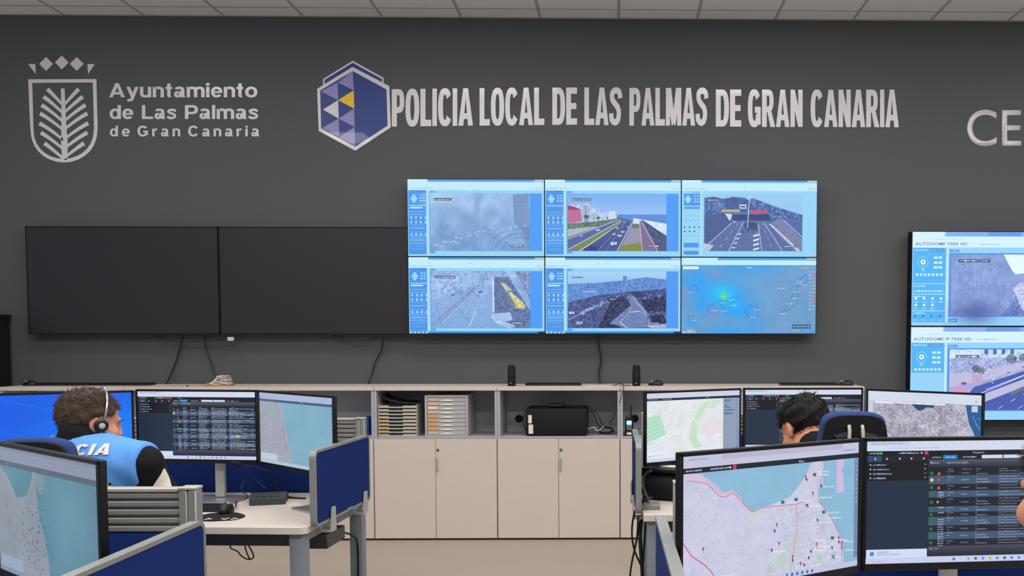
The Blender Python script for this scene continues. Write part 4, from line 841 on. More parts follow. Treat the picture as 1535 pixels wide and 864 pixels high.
for i, j, mt, lab in pages:
    panel('video_wall_panel', lab, 'screen', vx+i*vw, vx+(i+1)*vw-.001, vz+j*vh, vz+(j+1)*vh-.001, -.14, .09, mt, None, .004)
rx, rz, rw, rh = 2.243, .852, 1.30, .7275
panel('video_wall_panel', 'lit wall panel at right showing a hazy city street, the upper one', 'screen', rx, rx+rw, rz+rh, rz+2*rh-.001, -.14, .10, autodome('AUTODOME 7000 HD', 'street'), None, .006)
panel('video_wall_panel', 'lit wall panel at right showing a motorway with a palm, the lower one', 'screen', rx, rx+rw, rz, rz+rh-.001, -.14, .10, autodome('AUTODOME IP 7000 HD', 'motorway'), None, .006)

# cables hanging from the screens
cable([at(275, 503, -.05), at(268, 530, -.03), at(259, 556, -.03), at(249, 576.5, -.05)], .006, 'hanging_cable', 'black cable hanging slantwise under the far left dark screen')
cable([at(306, 503, -.05), at(309, 522, -.03), at(315, 540, -.03), at(320, 556, -.03), at(325, 574, -.05)], .005, 'hanging_cable', 'thin black cable running down to the paper bundle')
cable([at(230, 504, -.07), at(262, 509.5, -.09), at(300, 512, -.09), at(340, 508, -.09), at(355, 503.5, -.08)], .005, 'looped_cable', 'black cable looping along the lower edge of the two dark screens')
tag(MB().box(-.022, .022, -.012, .012, -.014, .014, .003).build('cable_plug', M['whitep'], None, at(346, 508.5, -.105)), 'small white plug dangling under the dark screens', 'plug')
cable([at(500, 503.5, -.07), at(530, 509, -.09), at(553, 506, -.09), at(560, 503, -.08)], .005, 'looped_cable', 'short black cable loop below the second dark screen')
cable([at(575, 503, -.05), at(572, 524, -.03), at(562, 545, -.03), at(558, 560, -.03), at(552, 576, -.05)], .006, 'hanging_cable', 'black cable hanging beside the left end of the video wall')
cable([at(896, 499, -.05), at(898, 520, -.03), at(901, 540, -.03), at(898, 560, -.03), at(900, 577, -.05)], .008, 'hanging_cable', 'black cable hanging under the middle of the video wall')

# ------------------------------------------------------------------ cabinets
CT, CB = 1.132, 1.103
def cabinet(x0, label):
    w = .9; t = thing('low_cabinet', label, 'cabinet', (x0, -.45, 0), 0, None)
    t['category'] = 'cabinet'
    MB().box(0.0008, w-.0008, -.006, .438, CB, CT, .002, 1).build('worktop', M['creamtop'], t)
    MB().box(.001, .019, .001, .437, .012, CB-.001, .001, 1).build('side_panel', M['grey'], t)
    MB().box(w-.019, w-.001, .001, .437, .012, CB-.001, .001, 1).build('side_panel', M['grey'], t)
    bk = MB()  # back with round cable hole
    bk.box(.02, w-.02, .405, .42, .02, CB-.002); bk.build('back_panel', M['grey'], t)
    MB().lathe([(.030, .395), (.030, .404)], (.115, 0, .863), 24, 'y').build('cable_grommet', M['blackm'], t)
    MB().box(.0195, w-.0195, .008, .404, .749, .764, .001, 1).build('shelf', M['grey'], t)
    MB().box(.01, w-.01, .02, .43, .0, .018).build('plinth', M['darkm'], t)
    for k in (0, 1):
        a = .003+k*.4475; d = MB().box(a, a+.4445, -.019, -.001, .016, .749, .0015, 1).build('door', M['cream'], t)
        if k == 1:
            MB().lathe([(.010, -.024), (.011, -.019)], (a+.016, 0, .668), 16, 'y').build('lock', M['lock'], d)
            h = MB().tube([(a+.013, -.020, .513), (a+.013, -.036, .516), (a+.013, -.040, .560), (a+.013, -.036, .604), (a+.013, -.020, .607)], .0045, 8); h.build('handle', M['chrome'], d)
    return t
cx0 = -4.49
labs = ['low cream cabinet at the far left end of the row behind the seated officer', 'low cream cabinet second from the left end, behind the blue-lit monitor', 'low cream cabinet with the blue folder edge in its open compartment', 'low cream cabinet holding the letter trays and the grey drawer box', 'low cream cabinet holding the black computer case on its side', 'low cream cabinet holding the two-way radio, behind the street map monitor', 'low cream cabinet at the right end of the row']
for k, l in enumerate(labs): cabinet(cx0+k*.9003, l)
NF = .765  # shelf top
# blue folder in third niche
p = at(548, 653, -.30); tag(MB().box(-.03, .035, -.0, .2, 0, .125, .004).build('ring_binder', M['blueb'], None, (p.x-.005, -.32, NF)), 'bright blue binder standing in the open compartment left of the letter trays', 'binder')
# letter trays
xa, xb = at(567, 640, -.43).x, at(625, 640, -.43).x; wt = xb-xa
def tray():
    t = thing('letter_tray', '', 'tray', (xa, -.43, NF), 0, 'stack of letter trays')
    h = .0245; b_ = MB(); b_.box(0, wt, 0, .30, 0, .003); b_.box(0, .004, 0, .30, .003, h); b_.box(wt-.004, wt, 0, .30, .003, h); b_.box(0, wt, .296, .30, .003, h)
    b_.box(0, wt, 0, .005, 0, .0165, .0015, 1); b_.build('tray_body', M['trayw'], t)
    MB().box(wt*.28, wt*.64, -.002, .001, .010, .0215, .001, 1).build('finger_notch', M['black'], t)
    MB().box(.012, wt*.24, -.0015, .0, .003, .013).build('label_card', M['orange'], t)
    MB().box(.01, wt-.01, .012, .29, .0035, .011).build('paper', M['paper'], t)
    return t
t0 = tray(); words = ['bottom', 'second from the bottom', 'third from the bottom', 'fourth from the bottom', 'middle', 'fourth from the top', 'third from the top', 'second from the top', 'topmost']
for k in range(9):
    t = t0 if k == 0 else copy_tree(t0)
    t.location = (xa, -.43, NF+k*.0262); t['label'] = 'beige letter tray, %s of the nine in the stack' % words[k]
    if k >= 3:
        for ch in t.children:
            if ch.name.startswith('label_card'): ch.data = ch.data.copy(); ch.data.materials[0] = M['trayw' if k > 4 else 'orange']
mb = MB(); n = 14
for k in range(n):
    a, b_ = k/n, (k+1)/n; z = lambda u: .002+.055*(1-u)**3
    mb.add([(a*wt*.9, 0, z(a)), (b_*wt*.9, 0, z(b_)), (b_*wt*.9, .2, z(b_)+.01), (a*wt*.9, .2, z(a)+.01)], [(0, 1, 2, 3)], True)
o = mb.build('magazine', M['darkm'], None, (xa+.012, -.38, NF+9*.0262+.001)); s = o.modifiers.new('s', 'SOLIDIFY'); s.thickness = .004; tag(o, 'dark curled magazine lying on the stack of letter trays', 'magazine')
# drawer box
xa2, xb2 = at(637, 640, -.43).x, at(701.5, 640, -.43).x; wd_ = xb2-xa2; hd = .302
t = thing('drawer_box', 'grey desktop drawer box of nine flat drawers in the open compartment', 'drawer box', (xa2, -.43, NF))
b_ = MB(); b_.box(0, .016, 0, .33, 0, hd, .002, 1); b_.box(wd_-.016, wd_, 0, .33, 0, hd, .002, 1); b_.box(.016, wd_-.016, 0, .33, hd-.014, hd); b_.box(.016, wd_-.016, 0, .33, 0, .010); b_.box(.016, wd_-.016, .32, .33, .01, hd-.014); b_.build('case', M['greyd'], t)
for k in range(9):
    z = .012+k*.0306; d = MB().box(.018, wd_-.018, .004, .3, z, z+.0275, .001, 1).build('drawer', M['greyd'], t)
    MB().box(.022, .022+wd_*.22, .002, .0045, z+.004, z+.023).build('label_card', M['pink' if k in (0, 5, 7, 8) else 'orange' if k in (1, 2, 3, 4) else 'paper'], d)
    ms = MB(); q = 12
    for i in range(q):
        u0, u1 = -1+2*i/q, -1+2*(i+1)/q; xc = wd_*.5+.005; f = lambda u: .012*(1-u*u)
        ms.add([(xc+u0*.055, .004, z+.004+f(u0)), (xc+u1*.055, .004, z+.004+f(u1)), (xc+u1*.055, -.006*(1-u1*u1)+.004, z+.003), (xc+u0*.055, -.006*(1-u0*u0)+.004, z+.003)], [(0, 1, 2, 3)], True)
    ms.build('finger_grip', M['whitep'], d)
# computer case
p0, p1 = at(788, 655, -.42), at(880, 655, -.42); w_ = p1.x-p0.x
t = thing('computer_case', 'black computer case lying on its side in the open compartment', 'computer', (p0.x, -.42, NF))
MB().box(0, w_, 0, .33, .004, .202, .006, 2).build('case', M['blackm'], t); MB().box(.02, .045, -.002, .001, .095, .155).build('sticker', M['paper'], t); MB().box(.022, .055, -.002, .001, .018, .085).build('sticker', M['paper'], t)
ft = MB(); [ft.box(a, a+.03, .02, .05, 0, .005) for a in (.03, w_-.06)]; [ft.box(a, a+.03, .27, .3, 0, .005) for a in (.03, w_-.06)]; ft.build('foot', M['rubber'], t)
tag(MB().box(-.06, .06, -.04, .04, 0, .032, .012, 3).build('power_adapter', M['black'], None, (at(834, 612, -.30).x, -.30, NF+.2025)), 'black power adapter lying on the computer case', 'power adapter')
cable([at(820, 611, -.31), at(800, 613.5, -.34), at(787, 618, -.38), at(784.5, 634, -.38), at(789, 648, -.36)], .004, 'power_cable', 'black cable draped over the left corner of the computer case')
cable([at(846, 611, -.3), at(862, 610, -.32), at(880, 613.5, -.33), at(890, 622, -.33), at(896, 636, -.3), at(904, 645, -.28)], .004, 'power_cable', 'black cable arching off the right side of the computer case')
cable([at(884, 616, -.3), at(894, 618, -.33), at(900, 630, -.33), at(903, 640, -.3)], .0035, 'thin_cable', 'thin black cable curving beside the computer case')
mb = MB()
cc = at(908, 643, -.3)
for k in range(9):
    r_ = .045-.002*(k % 3); ph = k*.25
    mb.tube(catmull([(r_*1.3*math.cos(a+ph), .02*math.sin(2*a+k)+.0, .028+.022*math.sin(a+ph)+.004*(k % 3)) for a in np.linspace(0, 6.1, 12)], 3), .0032, 5)
zmin = min(v[2] for v in mb.v); mb.v = [(x, y, z-zmin) for x, y, z in mb.v]
tag(mb.build('coiled_cable', M['rubber'], None, (cc.x, -.28, NF)), 'tangled bundle of black cable beside the computer case', 'cable')
cable([at(880, 644, -.36), at(890, 641, -.38), at(896, 646, -.38), at(905, 640, -.36)], .003, 'white_cable', 'short grey-white cable between the computer case and the tangle', mt='whitep')
cable([at(914, 634, -.32), at(922, 622, -.38), at(930, 600, -.46), at(934, 584, -.475), at(934.5, 578, -.462), at(931, 575.6, -.40)], .0028, 'thin_cable', 'thin black cable hanging from the worktop edge into the compartment', mt='rubber')
# radio
p = at(943, 652, -.40)
t = thing('two_way_radio', 'black two-way radio with a lit blue display in its charger', 'radio', (p.x, -.40, NF))
MB().box(-.034, .034, -.02, .06, 0, .035, .008, 3).build('charger', M['black'], t); b_ = MB().box(-.029, .031, -.012, .025, .03, .135, .006, 3); b_.build('body', M['blackm'], t)
MB().tube([(.014, .008, .13), (.014, .008, .16), (.014, .008, .225)], [.008, .006, .004], 10).build('antenna', M['blackm'], t); MB().tube([(-.012, .006, .134), (-.012, .006, .152)], .008, 12).build('volume_knob', M['red'], t)
MB().box(-.018, .018, -.0145, -.011, .082, .112, .001, 1).build('lcd', M['lcd'], t)
for kx in (-.013, 0, .013):
    for kz in (.045, .054, .063, .072): MB().box(kx-.004, kx+.004, -.014, -.011, kz, kz+.005).build('key', M['greyd'], t)
MB().box(-.016, .016, -.022, -.019, .010, .026).build('sticker', M['paper'], t)
cable([(p.x+.06, -.36, NF+.04), (p.x+.10, -.35, NF+.055), (p.x+.13, -.35, NF+.02), (p.x+.17, -.33, NF+.006)], .004, 'charger_cable', 'black charger cable beside the two-way radio')

# ------------------------------------------------------------------ things on the worktop
def speaker(px, label):
    p = at(px, 577, -.36); t = thing('desktop_speaker', label, 'speaker', (p.x, -.36, CT)); vs = []
    b_ = MB(); n = 24; prof = [(.026, 0), (.030, .004), (.0305, .04), (.030, .09), (.027, .14), (.023, .155), (.0, .158)]
    b_.lathe(prof, n=n, sx=1., sy_=1.1); b_.build('body', M['blackm'], t)
    MB().lathe([(.0215, .0), (.0225, .003)], n=n).xf(Matrix.Translation((0, -.0315, .095)) @ Matrix.Rotation(PI/2, 4, 'X')).build('driver', M['black'], t)
    MB().lathe([(.0045, .0), (.004, .006)], n=12).xf(Matrix.Translation((-.004, -.032, .022)) @ Matrix.Rotation(PI/2, 4, 'X')).build('knob', M['aluL'], t)
    return t
speaker(767, 'small black desktop speaker on the worktop above the computer case'); speaker(954, 'small black desktop speaker on the worktop above the two-way radio')
def keyboard(label, loc, rz=0, w=.43, legend=True, tilt=0):
    t = thing('keyboard', label, 'keyboard', loc, rz)
    MB().box(-w/2, w/2, -.065, .065, .0, .014, .004, 2).build('base', M['black'], t)
    kk = MB()
    for r_ in range(5):
        y = -.055+r_*.0225; x = -w/2+.008
        while x < w/2-.02:
            ww = .017 if not (r_ == 0 and -.08 < x < .0) else .09
            kk.box(x, min(x+ww, w/2-.006), y, y+.019, .014, .0185, .0015, 1); x += ww+.002
    kk.build('keys', M['blackm'], t); return t
def mouse(label, loc, rz=0):
    t = thing('computer_mouse', label, 'mouse', loc, rz); n = 20; vs = []; fs = []; prof = [(1, 0), (1.03, .25), (.95, .55), (.75, .85), (.4, .98), (0.02, 1)]
    for r_, h in prof:
        for k in range(n): a = 2*PI*k/n; vs.append((.030*r_*math.cos(a), .055*r_*math.sin(a), .034*h*(1-.25*math.sin(a))))
    for i in range(len(prof)-1):
        for k in range(n): fs.append((i*n+k, i*n+(k+1) % n, (i+1)*n+(k+1) % n, (i+1)*n+k))
    fs += [tuple(range(n))[::-1], tuple(5*n+k for k in range(n))]; MB().add(vs, fs, True).build('shell', M['black'], t)
    MB().tube([(-.003, .03, .032), (.003, .03, .032)], .006, 12).build('scroll_wheel', M['greyd'], t); return t
keyboard('black keyboard on the worktop, left one of the two left of the paper bundle', (at(96, 578, -.22).x, -.22, CT), .02, .42); keyboard('black keyboard on the worktop just left of the paper bundle', (at(184, 578, -.22).x, -.21, CT), -.01, .43)
mouse('black mouse on the worktop at its left end', (at(44, 578, -.28).x, -.28, CT), 1.3)
keyboard('thin black keyboard on the worktop between the two small speakers', (at(830, 577, -.25).x, -.25, CT), 0, .42); keyboard('black keyboard on the worktop near its right end', (at(1212, 577, -.25).x, -.24, CT), 0, .43)
mouse('black mouse on the worktop at its right end', (at(1267, 577, -.28).x, -.30, CT), 1.2); mouse('black mouse on the worktop beside the right-hand speaker', (at(983, 577, -.3).x, -.30, CT), 1.4)
p = at(327, 577, -.33); tag(MB().box(-.095, .095, -.07, .07, 0, .012, .002, 1).build('wooden_board', M['card'], None, (p.x, -.33, CT)), 'small brown board under the paper bundle', 'board')
t = thing('paper_bundle', 'crumpled bundle of white paper sheets on the small brown board', 'paper', (p.x, -.33, CT+.0125))
for k in range(8):
    mb = MB(); nx, ny = 12, 6; zz = .004+k*.0085; ph = random.random()*6; w1 = .16-.012*k; x_off = .012+.003*k; rows = []
    for j in range(ny+1):
        for i in range(nx+1):
            u, v = i/nx-.5, j/ny-.5; edge = max(0, abs(u)-.3); droop = (-.10*edge*k*.5 if u < 0 else -.03*edge*k*.3)
            rows.append((x_off+u*w1, v*.11, max(.001, zz*(1-1.4*max(0, -u-.2)*1.2)+.003*math.sin(u*9+ph)+.002*math.sin(v*8+k)+droop*.2)))
    mb.add(rows, [(j*(nx+1)+i, j*(nx+1)+i+1, (j+1)*(nx+1)+i+1, (j+1)*(nx+1)+i) for j in range(ny) for i in range(nx)], True); o = mb.build('sheet', M['paper'], t); s = o.modifiers.new('s', 'SOLIDIFY'); s.thickness = .0035
p = at(900, 577, -.35); tag(MB().prism([(-.10, -.03), (.02, -.035), (.10, -.02), (.11, .0), (0, .03), (-.09, .02)], 0, .002, 'z').build('paper_slip', M['paper'], None, (p.x, -.38, CT)), 'white paper slip lying on the worktop left of the right speaker', 'paper')
cable([(at(918, 575, -.38).x, -.40, CT+.003), (at(925, 575, -.38).x, -.36, CT+.012), (at(930, 575, -.38).x, -.39, CT+.02), (at(935, 575, -.38).x, -.36, CT+.004), (at(944, 575, -.38).x, -.34, CT+.004)], .003, 'cable_tail', 'short curled cable tail on the worktop beside the right speaker')
tag(MB().lathe([(.006, 0), (.008, .004), (.008, .008), (.004, .011)], n=12).build('door_stop', M['darkm'], None, (at(280, 579, -.44).x, -.43, CT)), 'tiny dark knob on the worktop front edge left of the paper bundle', 'knob')
# rack
pr_ = at(15.4, 472, -.02); t = thing('equipment_rack', 'tall black equipment rack against the wall at the left edge', 'rack', (pr_.x-.30, -.32, 0))
MB().box(-.30, .30, -.29, .29, .02, pr_.z-.03, .004, 1).build('carcass', M['blackm'], t); MB().box(-.31, .31, -.30, .30, pr_.z-.03, pr_.z, .004, 1).build('lid', M['black'], t); MB().box(-.27, .27, -.297, -.291, .08, pr_.z-.1, .002, 1).build('door', M['bezel'], t)
b_ = MB(); [b_.box(a, a+.05, c_, c_+.05, 0, .02) for a in (-.28, .23) for c_ in (-.27, .22)]; b_.build('foot', M['rubber'], t)

# ------------------------------------------------------------------ desks
DT = .74
def desk(label, xr, yf, w, depth, rz, side, parts_only=False):
    """xr = world X of the visible front corner; side +1 the corner is the right end, -1 the left end. local x runs to the right"""
    t = thing('office_desk', label, 'desk', (xr, yf, 0), rz); a, b_ = (-w, 0) if side > 0 else (0, w)
    tp = [(a, 0), (b_-.0, 0), (b_, depth), (a, depth)]
    if side > 0: tp = [(a, 0), (b_-.02, 0), (b_, .02), (b_, depth), (a, depth)]
    MB().prism(tp, DT-.026, DT, 'z').build('desktop', M['creamtop'], t)
    for lx in (a+.045, b_-.045):
        for ly in (.05, depth-.06): MB().box(lx-.03, lx+.03, ly-.03, ly+.03, .0, DT-.028, .004, 2).build('leg', M['legm'], t)
    MB().box(a+.076, b_-.076, .055, .095, DT-.085, DT-.035, .003, 1).build('front_beam', M['darkm'], t)
    MB().box(a+.076, b_-.076, depth-.09, depth-.05, DT-.085, DT-.035, .003, 1).build('rear_beam', M['darkm'], t)
    for lx in (a+.045, b_-.045): MB().box(lx-.02, lx+.02, .081, depth-.091, DT-.07, DT-.03, .003, 1).build('side_rail', M['legm'], t)
    MB().box(a+.3, b_-.3, depth*.5, depth*.5+.12, DT-.11, DT-.1, .002, 1).build('cable_tray', M['darkm'], t)
    mb = MB()
    for q in (a+.3, b_-.3): mb.box(q-.01, q+.01, depth*.5, depth*.5+.12, DT-.105, DT-.026)
    mb.build('tray_bracket', M['darkm'], t)
    return t
def divider(label, x0, x1, y, rz, origin):
    """fabric screen topped by a slotted aluminium rail; posts at the ends stand on the floor"""
    t = thing('desk_divider', label, 'divider', (origin[0], origin[1], 0), rz)
    MB().box(x0+.045, x1-.045, y-.012, y+.012, .695, .985, .004, 2).build('fabric_panel', M['blue'], t)
    mb = MB(); mb.box(x0+.045, x1-.045, y-.006, y+.006, .986, 1.088)
    for k in range(5): z = .989+k*.0212; mb.box(x0+.045, x1-.045, y-.014, y+.014, z, z+.0135, .002, 1)
    mb.build('slotted_rail', M['alu'], t)
    for a in (x0+.2, x1-.24): MB().box(a, a+.04, y-.075, y+.018, .700, .7115, .002, 1).build('desk_clamp', M['alu'], t)
    MB().box(x0+.045, x1-.045, y-.017, y+.017, 1.090, 1.1, .002, 1).build('top_cap', M['aluL'], t)
    for a in (x0, x1-.044):
        q = MB(); q.box(a, a+.021, y-.02, y+.02, .69, 1.095, .003, 1); q.box(a+.023, a+.044, y-.02, y+.02, .69, 1.095, .003, 1); q.box(a+.004, a+.04, y-.015, y+.015, .692, 1.09); po = q.build('post', M['alu'], t)
        MB().box(a-.001, a+.045, y-.022, y+.022, 1.0955, 1.103, .003, 2).build('post_cap', M['aluL'], po)
    return t
def side_screen(label, near, far, z0=.735, z1=1.04):
    dx, dy = far[0]-near[0], far[1]-near[1]; L = math.hypot(dx, dy); t = thing('side_screen', label, 'desk screen', (near[0], near[1], 0), math.atan2(dy, dx))
    r = .03
    def rr(x0, x1, a, b_, r):
        o = []
        for cx, cz, s in ((x1-r, b_-r, 0), (x0+r, b_-r, 1), (x0+r, a+r, 2), (x1-r, a+r, 3)):
            for k in range(7): q = PI/2*(s+k/6); o.append((cx+r*math.cos(q), cz+r*math.sin(q)))
        return o
    MB().prism(rr(.010, L-.010, z0+.010, z1-.010, r-.01), -.0105, .0105).build('fabric_panel', M['blue'], t)
    O, I = rr(0, L, z0, z1, r), rr(.0105, L-.0105, z0+.0105, z1-.0105, r-.01); mb = MB(); n = len(O)
    for k in range(n):
        k2 = (k+1) % n; vs = []
        for yy in (-.0125, .0125): vs += [(O[k][0], yy, O[k][1]), (O[k2][0], yy, O[k2][1]), (I[k2][0], yy, I[k2][1]), (I[k][0], yy, I[k][1])]
        mb.add(vs, [(0, 1, 2, 3), (7, 6, 5, 4), (0, 4, 5, 1), (3, 2, 6, 7)])
    mb.build('edge_frame', M['alu'], t)
    for q in (.16, L-.09):
        c = MB(); c.prism([(q-.028, z0-.035), (q+.028, z0-.035), (q+.02, z0+.055), (q-.014, z0+.055)], -.022, -.0165); c.prism([(q-.028, z0-.035), (q+.028, z0-.035), (q+.02, z0+.055), (q-.014, z0+.055)], .0165, .022); c.box(q-.028, q+.028, -.022, .022, z0-.045, z0-.035); c.build('clamp', M['aluL'], t)
    return t
R1 = -.044
D1 = desk('cream office desk with the gooseneck microphone, where the officer in the blue vest sits', -1.225, -3.627, 1.62, .82, R1, 1)
divider('blue desk divider with slotted grey top rail behind the left rear monitors', -1.62, 0, .845, R1, (-1.253, -3.627, 0))
side_screen('blue fabric side screen clamped to the right end of the left rear desk', (-1.204, -3.60), (-1.16, -2.965))
D2 = desk('cream office desk in the left foreground below the angled monitor', -1.065, -5.70, 1.62, .80, 0, 1)
divider('blue desk divider with slotted grey top rail in front of the officer in the vest', -1.62, 0, 0, 0, (-1.072, -4.872, 0))
side_screen('blue fabric side screen rising at the lower left of the picture', (-1.022, -5.62), (-1.02, -4.985))
D3 = desk('cream office desk with the black printer, right of the aisle', .105, -3.386, 1.62, .84, 0, -1)
divider('blue desk divider with slotted grey top rail behind the right rear monitors', 0, 1.62, 0, 0, (.118, -2.50, 0))
side_screen('blue fabric side screen seen nearly edge-on beside the black printer', (.085, -3.35), (.078, -2.70))
D4 = desk('cream office desk in the right foreground under the large map monitor', .15, -5.68, 1.62, .80, 0, -1)
divider('blue desk divider with slotted grey top rail behind the right foreground monitors', 0, 1.62, 0, 0, (.145, -4.80, 0))
side_screen('blue fabric side screen at the lower left corner of the large map monitor', (.112, -5.60), (.104, -4.937))
# worn box under the left desk and cables
o = MB().box(-.07, .07, -.11, .11, -.03, .03, .004, 1).build('power_box', M['darkm'], D1, (-.09, .40, DT-.12)); 
MB().box(-.012, .012, -.02, .02, -.028, .065).build('power_box_hanger', M['darkm'], D1, (-.09, .40, DT-.09))
def L1(x, y, z): return Matrix.Translation((-1.225, -3.627, 0)) @ Matrix.Rotation(R1, 4, 'Z') @ Vector((x, y, z))
cable([L1(-.06, .5, DT-.12), L1(-.05, .58, DT-.14), L1(-.040, .68, DT-.18), L1(-.035, .725, .5), L1(-.035, .722, .25), L1(-.03, .73, .01)], .005, 'desk_cable', 'black cable tied down the rear leg of the left rear desk')
for z in (.46, .62): tag(MB().box(-.033, .033, -.033, .033, -.0025, .0025).build('cable_tie', M['rubber'], None, L1(-.045, .76, z)).__class__ and bpy.context.scene.objects[-1] if False else COL.objects[-1], 'black cable tie around the desk leg, %s one' % ('lower' if z < .5 else 'upper'), 'cable tie')
pc = at(350, 815, -3.45)
cable([at(345, 812, -3.45), at(346, 822, -3.46), at(356, 827, -3.46), at(362, 834, -3.46), at(372, 839, -3.46), at(380, 836, -3.46), at(377, 826, -3.46), at(370, 815, -3.45), at(367, 817, -3.45), at(370, 829, -3.45), at(375, 840, -3.45)], .003, 'dangling_cable', 'thin black cable tangle dangling under the left rear desk')
# ------------------------------------------------------------------ monitors
def monitor(label, pl, pr, top, h, page, post=.0, base=(.24, .2), tilt=0, stand='silver', bz=.010, bottom=.018):
    """pl, pr = world (x,y) of the left and right top corners of the front face"""
    pl, pr = Vector((pl[0], pl[1])), Vector((pr[0], pr[1])); w = (pr-pl).length; rz = math.atan2(pr.y-pl.y, pr.x-pl.x); c = (pl+pr)/2
    t = thing('computer_monitor', label, 'monitor', (c.x, c.y, DT), rz); z1 = top-DT; z0 = z1-h; hw = w/2
    hs = MB(); hs.box(-hw, hw, .002, .018, z0, z1, .003, 2); hs.box(-hw*.62, hw*.62, .018, .045, z0+.06, z1-.05, .012, 2)
    for a in ((-hw, -hw+bz, z0, z1), (hw-bz, hw, z0, z1), (-hw, hw, z0, z0+bottom), (-hw, hw, z1-bz, z1)): hs.box(a[0], a[1], -.002, .004, a[2], a[3], .001, 1)
    hs.build('housing', M['bezel'], t)
    display(t, -hw+bz, hw-bz, .0005, z0+bottom, z1-bz, page, 'screen')
    MB().box(post-.022, post+.022, .048, .072, .012, z0+h*.55, .006, 2).build('stand_post', M['aluL'] if stand == 'silver' else M['black'], t)
    MB().box(post-.05, post+.05, .046, .052, z0+h*.35, z0+h*.6, .003, 1).build('mount_plate', M['black'], t)
    MB().box(post-base[0]/2, post+base[0]/2, -.075, .125, 0, .010, .003, 2).build('stand_base', M['chrome'] if stand == 'silver' else M['black'], t)
    return t
def top(px, py, z): p = atz(px, py, z); return (p.x, p.y)
dsp = dispatch(False)
monitor('far left monitor with a plain bright blue desktop, behind the officer in the vest', (-2.715, -3.36), top(200, 585.3, 1.25), 1.25, .335, blue_desktop())
monitor('dark incident list monitor in the middle of the left rear desk', top(203, 583.8, 1.25), top(385, 585, 1.25), 1.25, .335, dsp, post=.075)
monitor('angled monitor with a grey city map and pale blue sea on the left rear desk', top(387, 585.2, 1.24), top(499.5, 594, 1.24), 1.24, .352, city_map_d1(), post=.20, base=(.2, .18))
monitor('monitor with a pale green street map on the right rear desk', top(967, 587.5, 1.24), top(1111, 582.2, 1.24), 1.24, .345, city_map_d3(), post=.17, base=(.2, .2))
monitor('dark incident list monitor behind the black-haired man on the right rear desk', top(1114.5, 581.9, 1.24), top(1294, 581.5, 1.24), 1.24, .335, dsp)
monitor('monitor with a grey aerial city photograph on the right rear desk', top(1299, 583, 1.24), top(1475, 590, 1.24), 1.24, .335, aerial_map())
monitor('large foreground monitor with a coastal city map and red coast road', top(1019, 679.5, 1.24), top(1291.5, 657.5, 1.24), 1.24, .327, city_map_m5(), bz=.009)
pl = top(1294.5, 657, 1.24); monitor('large foreground monitor with the dark incident list at the right edge', pl, (pl[0]+.55, pl[1]+.045), 1.24, .327, dispatch(True), bz=.009, post=-.03)
pr = Vector(top(147, 691.5, 1.225)); pm = Vector(top(0, 663.5, 1.225)); d = (pm-pr).normalized(); p2 = pr+d*.60
monitor('angled foreground monitor at the left edge with a dim peninsula map', p2, pr, 1.225, .335, city_map_m1(), bz=.009)

# ------------------------------------------------------------------ things on the left rear desk
def on(px, py, z=DT): return atz(px, py, z)
p = on(338, 777); q = MB()
rad = [(.0, .070), (.5, .075), (1, .085), (1.6, .12), (2.2, .135), (2.7, .125), (3.14, .12), (3.6, .125), (4.2, .10), (4.8, .08), (5.5, .075), (6.28, .07)]
pts = [(r_*math.cos(a)*1.05, r_*math.sin(a)*.85) for a, r_ in rad[:-1]]
sm = catmull([(x, y, 0) for x, y in pts+[pts[0]]], 5)[:-1]
tag(q.prism([(v.x, v.y) for v in sm], 0, .004, 'z').build('mouse_pad', M['blackm'], None, (p.x, p.y+.0, DT+.0005)), 'black curved mouse pad with white prints on the left rear desk', 'mouse pad')
mp = COL.objects[-1]; mp = [o for o in COL.objects if o.name.startswith('mouse_pad')][0]
pr_m = MB()
for k in range(12):
    cxx, cyy = (-.07, -.045) if k < 6 else (.035, -.042); a = k*PI/3; pr_m.prism([(cxx+.028*math.cos(a)+.008*math.cos(b_), cyy+.014*math.sin(a)+.005*math.sin(b_)) for b_ in np.linspace(0, 2*PI, 7)[:-1]], .0041, .0047, 'z')
pr_m.build('white_print', M['paper'], mp)
pm_ = on(339, 768, DT+.005); mouse('black mouse on the curved mouse pad', (pm_.x, pm_.y, DT+.0048), .1)
cable([(pm_.x+.02, pm_.y+.05, DT+.016), on(355, 752, DT+.005), on(366, 748, DT+.004), on(372, 745, DT+.03), on(362, 735, DT+.055), on(367, 722, DT+.09), on(382, 719, DT+.09), on(398, 733, DT+.05)], .0028, 'mouse_cable', 'thin black cable arching from the mouse towards the microphone base')
pk = on(272, 764, DT); keyboard('black keyboard in front of the officer in the vest', (pk.x-.02, pk.y, DT), R1, .44)
# microphone base station
pb = on(404, 753, DT); t = thing('gooseneck_microphone', 'black desk microphone with a bent gooseneck on the left rear desk', 'microphone', (pb.x, pb.y, DT), .25)
MB().prism([(-.085, 0), (.085, 0), (.085, .018), (.04, .035), (-.03, .05), (-.085, .028)], -.075, .075, 'x').xf(Matrix.Rotation(0, 4, 'Z')).build('base', M['darkm'], t)
b_ = MB()
for i in range(4):
    for j in range(3): b_.box(-.05+i*.027, -.032+i*.027, -.07+j*.022, -.055+j*.022, .028+j*.005, .037+j*.005, .002, 1)
b_.build('button', M['blackm'], t)
pw = [(.03, .03, .035), (.03, .03, .09), (.02, .025, .125), (-.05, .01, .155), (-.115, -.005, .175)]
MB().tube(catmull(pw, 6), .0042, 8).build('gooseneck', M['black'], t); MB().tube([(-.112, -.004, .174), (-.118, -.005, .176), (-.14, -.01, .183), (-.153, -.013, .186)], [.008, .012, .012, .007], 12).build('microphone_head', M['blackm'], t)
cable([on(428, 745, DT+.004), on(440, 747, DT+.003), on(458, 748, DT+.003)], .006, 'microphone_cable', 'black cable lying on the desk right of the microphone')
